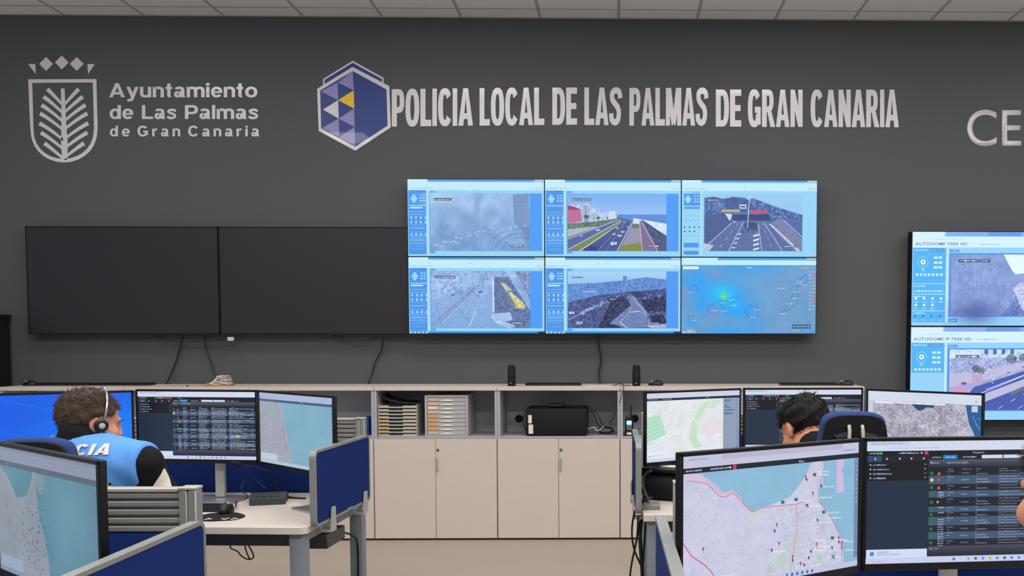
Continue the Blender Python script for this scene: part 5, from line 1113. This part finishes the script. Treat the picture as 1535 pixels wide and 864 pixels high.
cable([on(345, 760, DT+.003), on(330, 751, DT+.003), on(356, 749, DT+.003), on(378, 744, DT+.003), on(392, 740, DT+.006)], .0028, 'thin_desk_cable', 'thin black cable along the desk beside the monitor stand')
# printer and clutter on right rear desk
pq = on(1008, 745, DT); t = thing('printer', 'black desktop printer behind the street map monitor stand', 'printer', (pq.x+.03, pq.y+.02, DT), -.42); t.scale = (1, 1, .78)
MB().prism([(-.15, 0), (.15, 0), (.16, .10), (.15, .165), (-.12, .17), (-.165, .11), (-.165, .03)], -.17, .17, 'x').build('body', M['blackm'], t)
MB().box(-.13, .13, -.16, .0, .165, .19, .008, 2).build('lid', M['black'], t); MB().box(-.14, .14, -.1662, -.163, .045, .065, .001, 1).build('paper_slot', M['black'], t); MB().box(-.06, .04, -.10, -.05, .1905, .194).build('paper_note', M['paper'], t)
pz = on(972, 762, DT); tag(MB().box(-.05, .05, -.045, .045, 0, .022, .003, 1).build('network_box', M['alu'], None, (pz.x, pz.y, DT)), 'small grey box on the desk corner beside the printer', 'box')
for k, pts in enumerate(([on(973, 752, .79), on(966, 735, .86), on(963, 722, .92), on(967, 712, .96), on(976, 706, .98)], [on(962, 741, .80), on(970, 742, .79), on(978, 748, .79)], [on(961, 748, .775), on(968, 752, .78), on(976, 745, .80)], [on(962, 754, .768), on(969, 748, .78), on(977, 747, .79)])):
    cable(pts, .0045, 'printer_cable', ['black cable arching up beside the printer', 'short black cable left of the printer, topmost of three', 'short black cable left of the printer, lowest of three', 'short black cable left of the printer, middle of three'][k])
# cables hanging at the left end of D3
for k, (dx, r_) in enumerate(((.015, .010), (.035, .006), (.0, .005))):
    cable([(.085+dx, -3.20-.01*k, .70), (.08+dx, -3.19, .6), (.09+dx-.02*k, -3.21, .42), (.085+dx, -3.2, .2), (.10+dx*.5, -3.22-.03*k, .02)], r_, 'hanging_desk_cable', ['thick black cable hanging at the end of the right rear desk', 'medium black cable hanging beside the thick one at the right rear desk', 'thin black cable hanging beside the thick one at the right rear desk'][k], group=None)
cable([at(952, 765, -3.25), at(948, 785, -3.25), at(947.5, 805, -3.25), at(951, 825, -3.25), at(958, 842, -3.25), at(962, 850, -3.25)], .005, 'looped_desk_cable', 'black cable looping outwards below the edge-on side screen')

# ------------------------------------------------------------------ chairs
def office_chair(label, x, y, topz, rz=0., wid=.24):
    t = thing('office_chair', label, 'chair', (x, y, 0), rz)
    # facing +y; backrest behind at -y
    n = 20; O = []
    zb = topz-.58
    prof = [(-.5, -.35), (-1, .0), (-1.1, .35), (-1.0, .72), (-.88, .92), (-.6, .985), (0, 1.0), (.6, .985), (.88, .92), (1.0, .72), (1.1, .35), (1, .0), (.5, -.35)]
    def W(u, v): 
        k = 1 if v > .6 else 1+.6*(.6-v); return (u*wid/2*k, v)
    pts = catmull([(W(a, b_)[0], 0, zb+.2+(topz-zb-.2)*b_) for a, b_ in prof], 5)
    def shell(scale, y0, y1, mt, name, par):
        c = Vector((0, 0, zb+.42)); P = [((p.x-c.x)*scale+c.x, (p.z-c.z)*scale+c.z) for p in pts]
        return MB().prism(P, y0, y1).build(name, mt, par)
    o = shell(1., -.255, -.20, M['chairb'], 'backrest', t); bv = o.modifiers.new('b', 'BEVEL'); bv.width = .018; bv.segments = 3; bv.limit_method = 'ANGLE'
    shell(.93, -.268, -.254, M['blackm'], 'back_shell', t)
    for s in (-1, 1):
        k = MB(); k.tube([(s*.022, -.272, topz-.045), (s*.022, -.282, topz-.06), (s*.024, -.285, topz-.11), (s*.03, -.285, topz-.26), (s*.03, -.285, zb-.02)], .006, 8); k.build('back_strut', M['aluL'], t)
        k = MB(); k.prism([(s*.012, topz-.062), (s*.075, topz-.078), (s*.06, topz-.088), (s*.014, topz-.080)], -.276, -.270); k.build('bracket', M['darkm'], t)
    MB().box(-.035, .035, -.30, -.272, .42, zb+.1, .008, 2).build('spine', M['black'], t); MB().box(-.035, .035, -.29, .05, .40, .43, .006, 1).build('tilt_arm', M['black'], t)
    MB().box(-.24, .24, -.2, .25, .415, .478, .025, 3).build('seat', M['chairb'], t)
    MB().lathe([(.03, .09), (.03, .24), (.02, .24), (.02, .398)], n=16).build('gas_lift', M['black'], t)
    for k in range(5):
        a = k*2*PI/5+.3; q = MB().tube([(0, 0, .10), (.16*math.cos(a), .16*math.sin(a), .085), (.29*math.cos(a), .29*math.sin(a), .07)], [.028, .022, .016], 8); l = q.build('base_leg', M['black'], t)
        MB().lathe([(.026, -.02), (.028, 0), (.026, .02)], (.29*math.cos(a), .29*math.sin(a), .029), 14, 'x').build('castor', M['rubber'], l)
    for s in (-1, 1):
        MB().tube(catmull([(s*.2, .0, .44), (s*.27, .0, .46), (s*.285, .0, .6), (s*.285, -.02, .655)], 5), .012, 8).build('armrest_support', M['black'], t)
        MB().box(s*.285-.035, s*.285+.035, -.12, .12, .655, .68, .01, 2).build('armrest', M['black'], t)
    return t

# ------------------------------------------------------------------ people: one smooth surface from a distance field
def mesh_sdf(f, lo, hi, h):
    nx, ny, nz = [int(math.ceil((b_-a)/h))+1 for a, b_ in zip(lo, hi)]
    X, Y, Z = np.meshgrid(lo[0]+np.arange(nx)*h, lo[1]+np.arange(ny)*h, lo[2]+np.arange(nz)*h, indexing='ij')
    D = f(X, Y, Z).astype(np.float32); I = D < 0
    cnt = np.zeros((nx-1, ny-1, nz-1), np.float32); acc = np.zeros((nx-1, ny-1, nz-1, 3), np.float32)
    cs = [(0, 0, 0), (1, 0, 0), (0, 1, 0), (1, 1, 0), (0, 0, 1), (1, 0, 1), (0, 1, 1), (1, 1, 1)]
    def S(A, o): return A[o[0]:nx-1+o[0], o[1]:ny-1+o[1], o[2]:nz-1+o[2]]
    for i in range(8):
        for j in range(i+1, 8):
            a, b_ = cs[i], cs[j]
            if sum(abs(p-q) for p, q in zip(a, b_)) != 1: continue
            da, db = S(D, a), S(D, b_); m_ = (da < 0) != (db < 0); tt = np.where(m_, da/np.where(m_, da-db, 1), 0)
            for k in range(3): acc[..., k] += np.where(m_, a[k]+tt*(b_[k]-a[k]), 0)
            cnt += m_
    act = cnt > 0; idx = -np.ones(act.shape, int); idx[act] = np.arange(act.sum())
    c = np.argwhere(act); v = (c+acc[act]/cnt[act][:, None])*h+np.array(lo)
    F = []
    for ax in range(3):
        o1, o2 = [(1, 2), (2, 0), (0, 1)][ax]
        a = np.moveaxis(I, ax, 0); m_ = a[:-1] != a[1:]; m_ = np.moveaxis(m_, 0, ax)
        e = np.argwhere(m_); ok = (e[:, o1] > 0) & (e[:, o2] > 0) & (e[:, o1] < act.shape[o1]) & (e[:, o2] < act.shape[o2]); e = e[ok]
        q = []
        for d1, d2 in ((0, 0), (1, 0), (1, 1), (0, 1)):
            g_ = e.copy(); g_[:, o1] -= d1; g_[:, o2] -= d2; q.append(idx[g_[:, 0], g_[:, 1], g_[:, 2]])
        q = np.stack(q, 1); ins = I[e[:, 0], e[:, 1], e[:, 2]]; q[~ins] = q[~ins][:, ::-1]; F.append(q)
    F = np.concatenate(F); F = F[(F >= 0).all(1)]
    return v, F
def smin(a, b_, k): h = np.clip(.5+.5*(b_-a)/k, 0, 1); return b_*(1-h)+a*h-k*h*(1-h)
def smax(a, b_, k): return -smin(-a, -b_, k)
def ell(X, Y, Z, c, r):
    x, y, z = (X-c[0])/r[0], (Y-c[1])/r[1], (Z-c[2])/r[2]; k0 = np.sqrt(x*x+y*y+z*z)+1e-9; k1 = np.sqrt((x/r[0])**2+(y/r[1])**2+(z/r[2])**2)+1e-9
    return k0*(k0-1)/k1
def cap(X, Y, Z, a, b_, ra, rb):
    a, b_ = np.array(a, float), np.array(b_, float); d = b_-a; L = d@d+1e-12; t = np.clip(((X-a[0])*d[0]+(Y-a[1])*d[1]+(Z-a[2])*d[2])/L, 0, 1)
    return np.sqrt((X-a[0]-t*d[0])**2+(Y-a[1]-t*d[1])**2+(Z-a[2]-t*d[2])**2)-(ra+(rb-ra)*t)
def sdf_obj(name, f, lo, hi, h, mt, parent):
    v, F = mesh_sdf(f, lo, hi, h); me = bpy.data.meshes.new(name); me.from_pydata(v.tolist(), [], F.tolist()); me.materials.append(mt); me.polygons.foreach_set('use_smooth', [True]*len(me.polygons)); me.update()
    o = bpy.data.objects.new(name, me); COL.objects.link(o); o.parent = parent; return o

def person(label, loc, rz, headrot, skin='skin', hair='hair1', vest=False, hs=1.0, lean=(0., 0.), long_hair=0., headc=(0, .05, 1.185), hand_y=.44, shoulder=.195, rise=0., hand_x=.17, drop=0., spike=1.):
    """local frame faces +y, z from the floor. headrot = (yaw, pitch, roll) of the head relative to the body"""
    t = thing('person', label, 'person', loc, rz)
    HR = Matrix.Rotation(headrot[0], 4, 'Z') @ Matrix.Rotation(headrot[1], 4, 'X') @ Matrix.Rotation(headrot[2], 4, 'Y')
    hc = np.array(headc); Ri = np.array(HR.to_3x3().inverted())
    def tohead(X, Y, Z):
        x, y, z = X-hc[0], Y-hc[1], Z-hc[2]
        return [(Ri[i, 0]*x+Ri[i, 1]*y+Ri[i, 2]*z)/hs for i in range(3)]
    def head(x, y, z):
        d = ell(x, y, z, (0, -.018, .028), (.076, .097, .086)); d = smin(d, ell(x, y, z, (0, .028, -.045), (.058, .062, .066)), .03)
        d = smin(d, ell(x, y, z, (0, .066, -.098), (.027, .022, .018)), .03); ax = np.abs(x)
        d = smin(d, ell(ax, y, z, (.043, .055, -.03), (.022, .028, .022)), .02); d = smin(d, ell(ax, y, z, (.052, .01, -.075), (.018, .03, .028)), .025)
        d = smin(d, ell(ax, y, z, (.020, .080, .019), (.018, .012, .008)), .014)
        d = smin(d, cap(x, y, z, (0, .084, .008), (0, .100, -.030), .007, .0105), .014); d = smin(d, ell(ax, y, z, (.011, .092, -.036), (.008, .009, .007)), .006)
        d = smax(d, -ell(ax, y, z, (.031, .100, .0), (.016, .016, .009)), .010); d = smin(d, ell(x, y, z, (0, .091, -.062), (.022, .010, .006)), .006); d = smin(d, ell(x, y, z, (0, .090, -.072), (.020, .010, .006)), .006)
        # ears: bowl with rim and lobe
        e = ell(ax-.0+.25*(y+.0)*0, y, z, (.077, -.012, -.008), (.009, .017, .028)); e = smax(e, -ell(ax, y, z, (.088, -.008, -.004), (.008, .009, .016)), .006); e = smin(e, ell(ax, y, z, (.074, -.004, -.034), (.007, .009, .010)), .008)
        return smin(d, e, .008)
    neck_a, neck_b = HR @ Vector((0, -.03, -.05)), None
    na = tuple(hc+np.array(HR.to_3x3() @ Vector((0, -.028, -.05)))*hs); lx, ly = lean
    nb = (lx, ly-.02, 1.03+rise)
    SH = [(s*shoulder+lx, ly-.0, .985+rise-(drop if s < 0 else 0)) for s in (-1, 1)]; EL = [(s*(shoulder+.075)+lx*.6, ly+.14, .79) for s in (-1, 1)]; WR = [(s*hand_x+lx*.3, hand_y-.06, .80) for s in (-1, 1)]
    HIP = [(s*.095, 0, .555) for s in (-1, 1)]; KN = [(s*.10, .42, .555) for s in (-1, 1)]; AN = [(s*.09, .36, .10) for s in (-1, 1)]
    def torso(X, Y, Z):
        d = ell(X, Y, Z, (0, .0, .60), (.185, .135, .12)); d = smin(d, ell(X, Y, Z, (lx*.4, ly*.4+.005, .76), (.165, .125, .17)), .08); d = smin(d, ell(X, Y, Z, (lx*.9, ly*.9, .92+rise), (.185, .125, .14+rise*.5)), .08)
        return d
    def shoulders(X, Y, Z): return np.minimum(cap(X, Y, Z, (lx, ly-.01, 1.0+rise), SH[0], .06, .065), cap(X, Y, Z, (lx, ly-.01, 1.0+rise), SH[1], .06, .065))
    def arms(X, Y, Z):
        d = None
        for s in (0, 1):
            a = smin(cap(X, Y, Z, SH[s], EL[s], .060, .046), cap(X, Y, Z, EL[s], WR[s], .045, .030), .02); d = a if d is None else np.minimum(d, a)
        return d
    def legs(X, Y, Z):
        d = None
        for s in (0, 1):
            a = smin(cap(X, Y, Z, HIP[s], KN[s], .085, .062), cap(X, Y, Z, KN[s], AN[s], .060, .040), .03); d = a if d is None else np.minimum(d, a)
        return d
    def neck(X, Y, Z): return cap(X, Y, Z, na, nb, .054*hs, .062)
    def hands(X, Y, Z):
        d = None
        for s in (0, 1):
            sg = (-1, 1)[s]; w = WR[s]; pc_ = (w[0]-sg*.01, w[1]+.05, w[2]-.010); a = ell(X, Y, Z, pc_, (.041, .050, .015)); a = smin(a, cap(X, Y, Z, w, pc_, .028, .022), .02)
            for k, (off, L) in enumerate(((-.030, .060), (-.010, .074), (.011, .070), (.030, .055))):
                b0 = (pc_[0]+off, pc_[1]+.035, pc_[2]+.004); b1 = (pc_[0]+off*1.25, b0[1]+L*.5, pc_[2]+.010); b2 = (pc_[0]+off*1.3, b0[1]+L*.95, pc_[2]-.014)
                a = smin(a, np.minimum(cap(X, Y, Z, b0, b1, .0098, .0088), cap(X, Y, Z, b1, b2, .0088, .0072)), .004)
            th0 = (pc_[0]-sg*.030, pc_[1]-.015, pc_[2]); th1 = (pc_[0]-sg*.058, pc_[1]+.018, pc_[2]-.003); th2 = (pc_[0]-sg*.060, pc_[1]+.045, pc_[2]-.008)
            a = smin(a, np.minimum(cap(X, Y, Z, th0, th1, .014, .011), cap(X, Y, Z, th1, th2, .011, .008)), .006); d = a if d is None else np.minimum(d, a)
        return d
    def feet(X, Y, Z):
        d = None
        for s in (0, 1): a = AN[s]; b_ = smin(ell(X, Y, Z, (a[0], a[1]+.10, .045), (.045, .135, .045)), cap(X, Y, Z, a, (a[0], a[1]+.01, .05), .045, .05), .03); b_ = smax(b_, .001-Z, .005); d = b_ if d is None else np.minimum(d, b_)
        return d
    def H(X, Y, Z): return head(*tohead(X, Y, Z))*hs
    def body(X, Y, Z):
        d = smin(torso(X, Y, Z), shoulders(X, Y, Z), .05); d = smin(d, arms(X, Y, Z), .03); d = smin(d, legs(X, Y, Z), .04)+.014      # kept inside the clothes
        d = smin(d, smin(neck(X, Y, Z), H(X, Y, Z), .02), .02); return smin(d, hands(X, Y, Z), .01)
    # head finely, the rest more coarsely, in one surface
    lo = (-.42, -.22, .0); hi = (.42, .70, hc[2]+.16)
    sdf_obj('body', body, lo, hi, .0068, M[skin], t)
    def shirt(X, Y, Z):
        d = smin(torso(X, Y, Z), shoulders(X, Y, Z), .06); d = smin(d, arms(X, Y, Z), .035); wr = .006*np.sin(X*60+Z*45)*np.sin(Z*70-Y*30); d = d-.006+wr*.35
        d = smin(d, smax(cap(X, Y, Z, (lx, ly-.02, .98+rise), (lx+.3*(na[0]-lx), ly+.3*(na[1]-ly)-.02, 1.085+rise), .074, .064), -ell(X, Y, Z, na, (.055, .055, .10)), .006), .02)
        return smax(d, .60-Z, .01)
    sdf_obj('shirt', shirt, (-.45, -.24, .55), (.45, .62, 1.24), .011, M['shirt'], t)
    def trous(X, Y, Z):
        d = smin(ell(X, Y, Z, (0, .0, .60), (.19, .145, .12)), legs(X, Y, Z), .05)-.010+.003*np.sin(Z*60+X*40); return smax(d, .12-Z, .004)
    sdf_obj('trousers', trous, (-.32, -.24, .1), (.32, .56, .75), .014, M['navy'], t)
    sdf_obj('shoes', lambda X, Y, Z: feet(X, Y, Z)-.001, (-.25, .28, -.012), (.25, .66, .2), .010, M['shoe'], t)
    if vest:
        def vs_(X, Y, Z):
            d = smin(torso(X, Y, Z), shoulders(X, Y, Z), .06)-.020+.003*np.sin(X*50+Z*30)*np.sin(Z*45)
            d = smax(d, np.abs(X-lx)-(shoulder+.034), .012)
            arm = np.minimum(cap(X, Y, Z, (SH[0][0]-.03, SH[0][1], .86+rise), (SH[0][0]-.03, SH[0][1], .93+rise), .055, .045), cap(X, Y, Z, (SH[1][0]+.03, SH[1][1], .86+rise), (SH[1][0]+.03, SH[1][1], .93+rise), .055, .045))
            d = smax(d, -arm, .008); d = smax(d, -(cap(X, Y, Z, (lx, ly-.01, 1.04+rise), (na[0], na[1], 1.2+rise), .066, .10)), .01)
            return smax(d, .62-Z, .008)
        vo = sdf_obj('vest', vs_, (-.34, -.26, .56), (.34, .30, 1.2), .0085, M['vest'], t)
        # lettering and check band, pressed onto the back of the vest by casting onto it
        bvh = __import__('mathutils').bvhtree.BVHTree.FromObject(vo, bpy.context.evaluated_depsgraph_get())
        def press(vsx, fs, mt, name):
            P = []
            for x, z in vsx:
                h_, nrm, _, _ = bvh.ray_cast(Vector((x, -1, z)), Vector((0, 1, 0)))
                P.append((h_+Vector((0, -.005, 0))+nrm*.002)[:] if h_ else (x, -.14, z))
            MB().add(P, fs).build(name, mt, vo, fix=False)
        for txt, zc, wdt, hh in (('POLICIA', 1.086, .25, .034), ('LOCAL', 1.040, .18, .034)):
            ws = [GL[c][0]*1.35 for c in txt]; tot = sum(ws)+.08*(len(ws)-1); x = 0; V, F_ = [], []
            for ch, w_ in zip(txt, ws):
                for poly in GL[ch][1]:
                    n0 = len(V); V += [((x+px*1.35)/tot*wdt-wdt/2+lx+.035, zc+py*hh) for px, py in poly]; F_.append(tuple(range(n0, len(V))))
                x += w_+.08
            press(V, F_, M['whitep'], 'back_lettering')
        V, F_, V2, F2 = [], [], [], []
        for k in range(44):
            for r_ in range(2):
                x = -.17+k*.0078; z = .972+r_*.010; T = (V, F_) if (k+r_) % 2 else (V2, F2); n0 = len(T[0]); T[0].extend([(x, z), (x+.0078, z), (x+.0078, z+.010), (x, z+.010)]); T[1].append((n0, n0+1, n0+2, n0+3))
        press(V, F_, M['yel'], 'check_band'); press(V2, F2, M['black'], 'check_band')
    # hair: a cap over the skull plus thousands of short blades
    def hairf(X, Y, Z):
        x, y, z = tohead(X, Y, Z); d = ell(x, y, z, (0, -.022, .030), (.083, .104, .092)); ax = np.abs(x)
        d = d+.0035*np.sin(x*140+y*60)*np.sin(z*120+x*40)
        line = z-(.045+.32*(y-.055)) if False else None
        front = (y-.062)+.55*(-(z-.06))          # hairline at the forehead and temples
        side = smax(y-.012, -(z-.022), .012)*1.0   # in front of the ears only above the temple
        d = smax(d, smax(front, -(z+.098)-.25*np.minimum(y+.05, 0), .01), .008); d = smax(d, smin(np.minimum(-side, 1), 1e3*0+(-side), .001)*-1 if False else smin(side, side, .001), .008) if False else d
        sidecut = np.maximum(y-.005, -(z-.030)+.0)   # negative = allowed region is y<.005 or z>.03
        sidecut = np.minimum(y-.0, .028-z)            # >0 where in front of ear and low
        d = smax(d, sidecut, .008)
        ear = ell(ax, y, z, (.084, -.010, -.012), (.022, .021, .030)); d = smax(d, -ear, .004)
        if long_hair: d = smin(d, smax(ell(x, y, z, (0, -.07, -.04), (.07, .05, .10)), -(z+.14), .01), .03)
        return d*hs
    ho = sdf_obj('hair', hairf, (hc[0]-.15, hc[1]-.17, hc[2]-.20), (hc[0]+.15, hc[1]+.17, hc[2]+.16), .0045, M[hair], t)
    me = ho.data; n = len(me.vertices); nm = np.zeros(n*3); me.vertices.foreach_get('normal', nm) ; nm = nm.reshape(-1, 3); co = np.zeros(n*3); me.vertices.foreach_get('co', co); co = co.reshape(-1, 3)
    R3 = np.array(HR.to_3x3()); dn = R3 @ np.array([0, -.35, -1.]); V, F_ = [], []
    for i in rng.choice(n, min(n, 3600), replace=False):
        lc = Ri @ (co[i]-hc)
        flow = dn if lc[2] < .06*hs else R3 @ np.array([lc[0]*9, .6+lc[1]*5, -.3]); d = flow+nm[i]*(.30 if lc[2] > .04 else .12)*spike+rng.normal(0, .16, 3); d /= np.linalg.norm(d); L = (.012+.010*rng.random())*(1.1 if lc[2] > .05 else .8)
        s_ = np.cross(d, nm[i]); s_ /= np.linalg.norm(s_)+1e-9; b0 = co[i]-nm[i]*.001; k = len(V); m1 = b0+d*L*.6+nm[i]*.002; V += [tuple(b0-s_*.0011), tuple(b0+s_*.0011), tuple(m1+s_*.0008), tuple(m1-s_*.0008), tuple(b0+d*L)]; F_ += [(k, k+1, k+2, k+3), (k+3, k+2, k+4)]
    MB().add(V, F_, True).build('hair_strands', M[hair], ho, fix=False)
    for s in (-1, 1):      # eyes and brows
        e = MB(); P = HR @ Vector((s*.0295, .0640, .0))*hs+Vector(hc)
        e.lathe([(.0001, -.010), (.005, -.0088), (.0088, -.005), (.010, 0), (.0088, .005), (.005, .0088), (.0001, .010)], P[:], 14); eo = e.build('eyeball', M['eyew'], t)
        P2 = HR @ Vector((s*.0295, .0738, .0))*hs+Vector(hc); e = MB().lathe([(.0001, -.001), (.0045, -.0008), (.0045, .0008), (.0001, .0015)], (0, 0, 0), 12, 'y').xf(Matrix.Translation(P2) @ HR); e.build('iris', M['iris'], eo)
        b_ = MB(); pp = [HR @ Vector((s*(.014+.008*k), .0945-.0018*k*k*.6, .0195+.003*math.sin(k)))*hs+Vector(hc) for k in range(5)]; b_.tube(pp, [.002, .003, .003, .0025, .0012], 6).build('eyebrow', M[hair], t)
    t['hc'] = 0; del t['hc']
    return t, HR, hc

# left officer
HX, HY = at(131, 622, -3.93).x, -3.93
ZH = at(131, 624, -3.93).z
spx = at(106, 700, -3.95).x+.058
OY = math.radians(-8)
off, HR, hc = person('officer in a light blue vest and headset, seated with his back turned, looking right', (spx, -3.97, 0), OY, (math.radians(-38), math.radians(-12), 0), hair='hair1', vest=True, hs=.97, headc=(.006, .04, ZH-.020), lean=(.0, .0), shoulder=.212, hand_y=.46, rise=.055, hand_x=.06, drop=.07)
# headset worn by the officer
MW = Matrix.Translation(off.location) @ Matrix.Rotation(OY, 4, 'Z') @ Matrix.Translation(Vector(hc)) @ HR
def HW(x, y, z): return MW @ (Vector((x, y, z))*.97)
t = thing('headset', 'thin telephone headset with a round ear pad on the officer in the vest', 'headset', HW(.092, .0, -.004))
def hpart(mb, name, mt): o = mb.build(name, mt); o.parent = t; o.matrix_parent_inverse = Matrix.Translation(-t.location); return o
hb = catmull([HW(.096*math.cos(a), .012+.0*a, .03+.100*math.sin(a)) for a in np.linspace(-.25, PI+.1, 11)], 4); hpart(MB().tube(hb, .0035, 8), 'headband', M['chrome'])
def disc_at(c, r_, h_, mt, name):
    m4 = Matrix.Translation(HW(*c)) @ MW.to_3x3().normalized().to_4x4() @ Matrix.Rotation(PI/2, 4, 'Y'); hpart(MB().lathe([(r_*.8, -h_), (r_, -h_*.5), (r_, h_*.4), (r_*.75, h_)], n=20).xf(m4), name, mt)
disc_at((.094, .006, -.008), .023, .009, M['black'], 'ear_pad'); disc_at((.104, .006, -.008), .010, .002, M['greyd'], 'ear_pad_cap')
hpart(MB().tube(catmull([HW(.098, .008, -.02), HW(.092, .045, -.055), HW(.06, .095, -.078), HW(.035, .118, -.08)], 5), .0022, 6), 'boom', M['black'])
# sleeve patch
SP = Matrix.Translation(off.location) @ Matrix.Rotation(OY, 4, 'Z')
bpy.context.view_layer.update()
sh_ = [o for o in off.children if o.name.startswith('shirt')][0]
bv_ = __import__('mathutils').bvhtree.BVHTree.FromObject(sh_, bpy.context.evaluated_depsgraph_get())
V = []; bd = Vector((-1, -.1, -.1)).normalized(); bu = Vector((-.30, 0, 1)).normalized(); bs = bd.cross(bu).normalized()
G_ = 6; shp = lambda v: .028 if v < .6 else .028*(1-(v-.6)/.4*.85)
for a in range(G_+1):
    v = a/G_
    for b_ in range(G_+1):
        u = (b_/G_-.5)*2; o_ = Vector((.60, .045, 1.015))+bu*(v-.5)*.085+bs*u*shp(v); h_, nn, _, _ = bv_.ray_cast(o_, bd); V.append((h_+nn*.003)[:] if h_ else (.3, -.02, .98+v*.05))
MB().add(V, [(a*(G_+1)+b_, a*(G_+1)+b_+1, (a+1)*(G_+1)+b_+1, (a+1)*(G_+1)+b_) for a in range(G_) for b_ in range(G_)], True).build('sleeve_badge', M['paper'], sh_, fix=False)
pc_ = at(62, 660, -4.33); office_chair('office chair with a blue rim behind the officer in the vest', pc_.x-.06, -4.06, at(62, 657.5, -4.32).z, 0.05, .27)

# right rear man
hx, hz = at(1200, 627, -3.75).x, at(1200, 628, -3.75).z
man, HR2, hc2 = person('man with short black hair bent over the right rear desk, seen from behind', (hx+.03, -3.92, 0), math.radians(6), (math.radians(24), math.radians(-40), math.radians(4)), hair='hair2', hs=1.02, headc=(-.015, .13, hz-.035), lean=(.0, .03), hand_y=.60)
office_chair('office chair with a blue rim and two pale back struts behind the bent man', at(1284, 620, -4.15).x, -3.90, at(1284, 617.5, -4.15).z, -.03, .24)
# right foreground person
h3 = Vector((at(1608, 745, -5.72).x, -5.72, at(1608, 742, -5.72).z))
p3, _, _ = person('dark-haired person at the right edge, only the side of the face showing', (h3.x+.016, -5.80, 0), math.radians(8), (math.radians(15), math.radians(-8), 0), hair='hair2', hs=1.0, headc=(0, .08, h3.z), lean=(0, .02), hand_y=.44)
office_chair('office chair of the dark-haired person at the right edge', h3.x+.02, -5.90, 1.05, .1, .3)
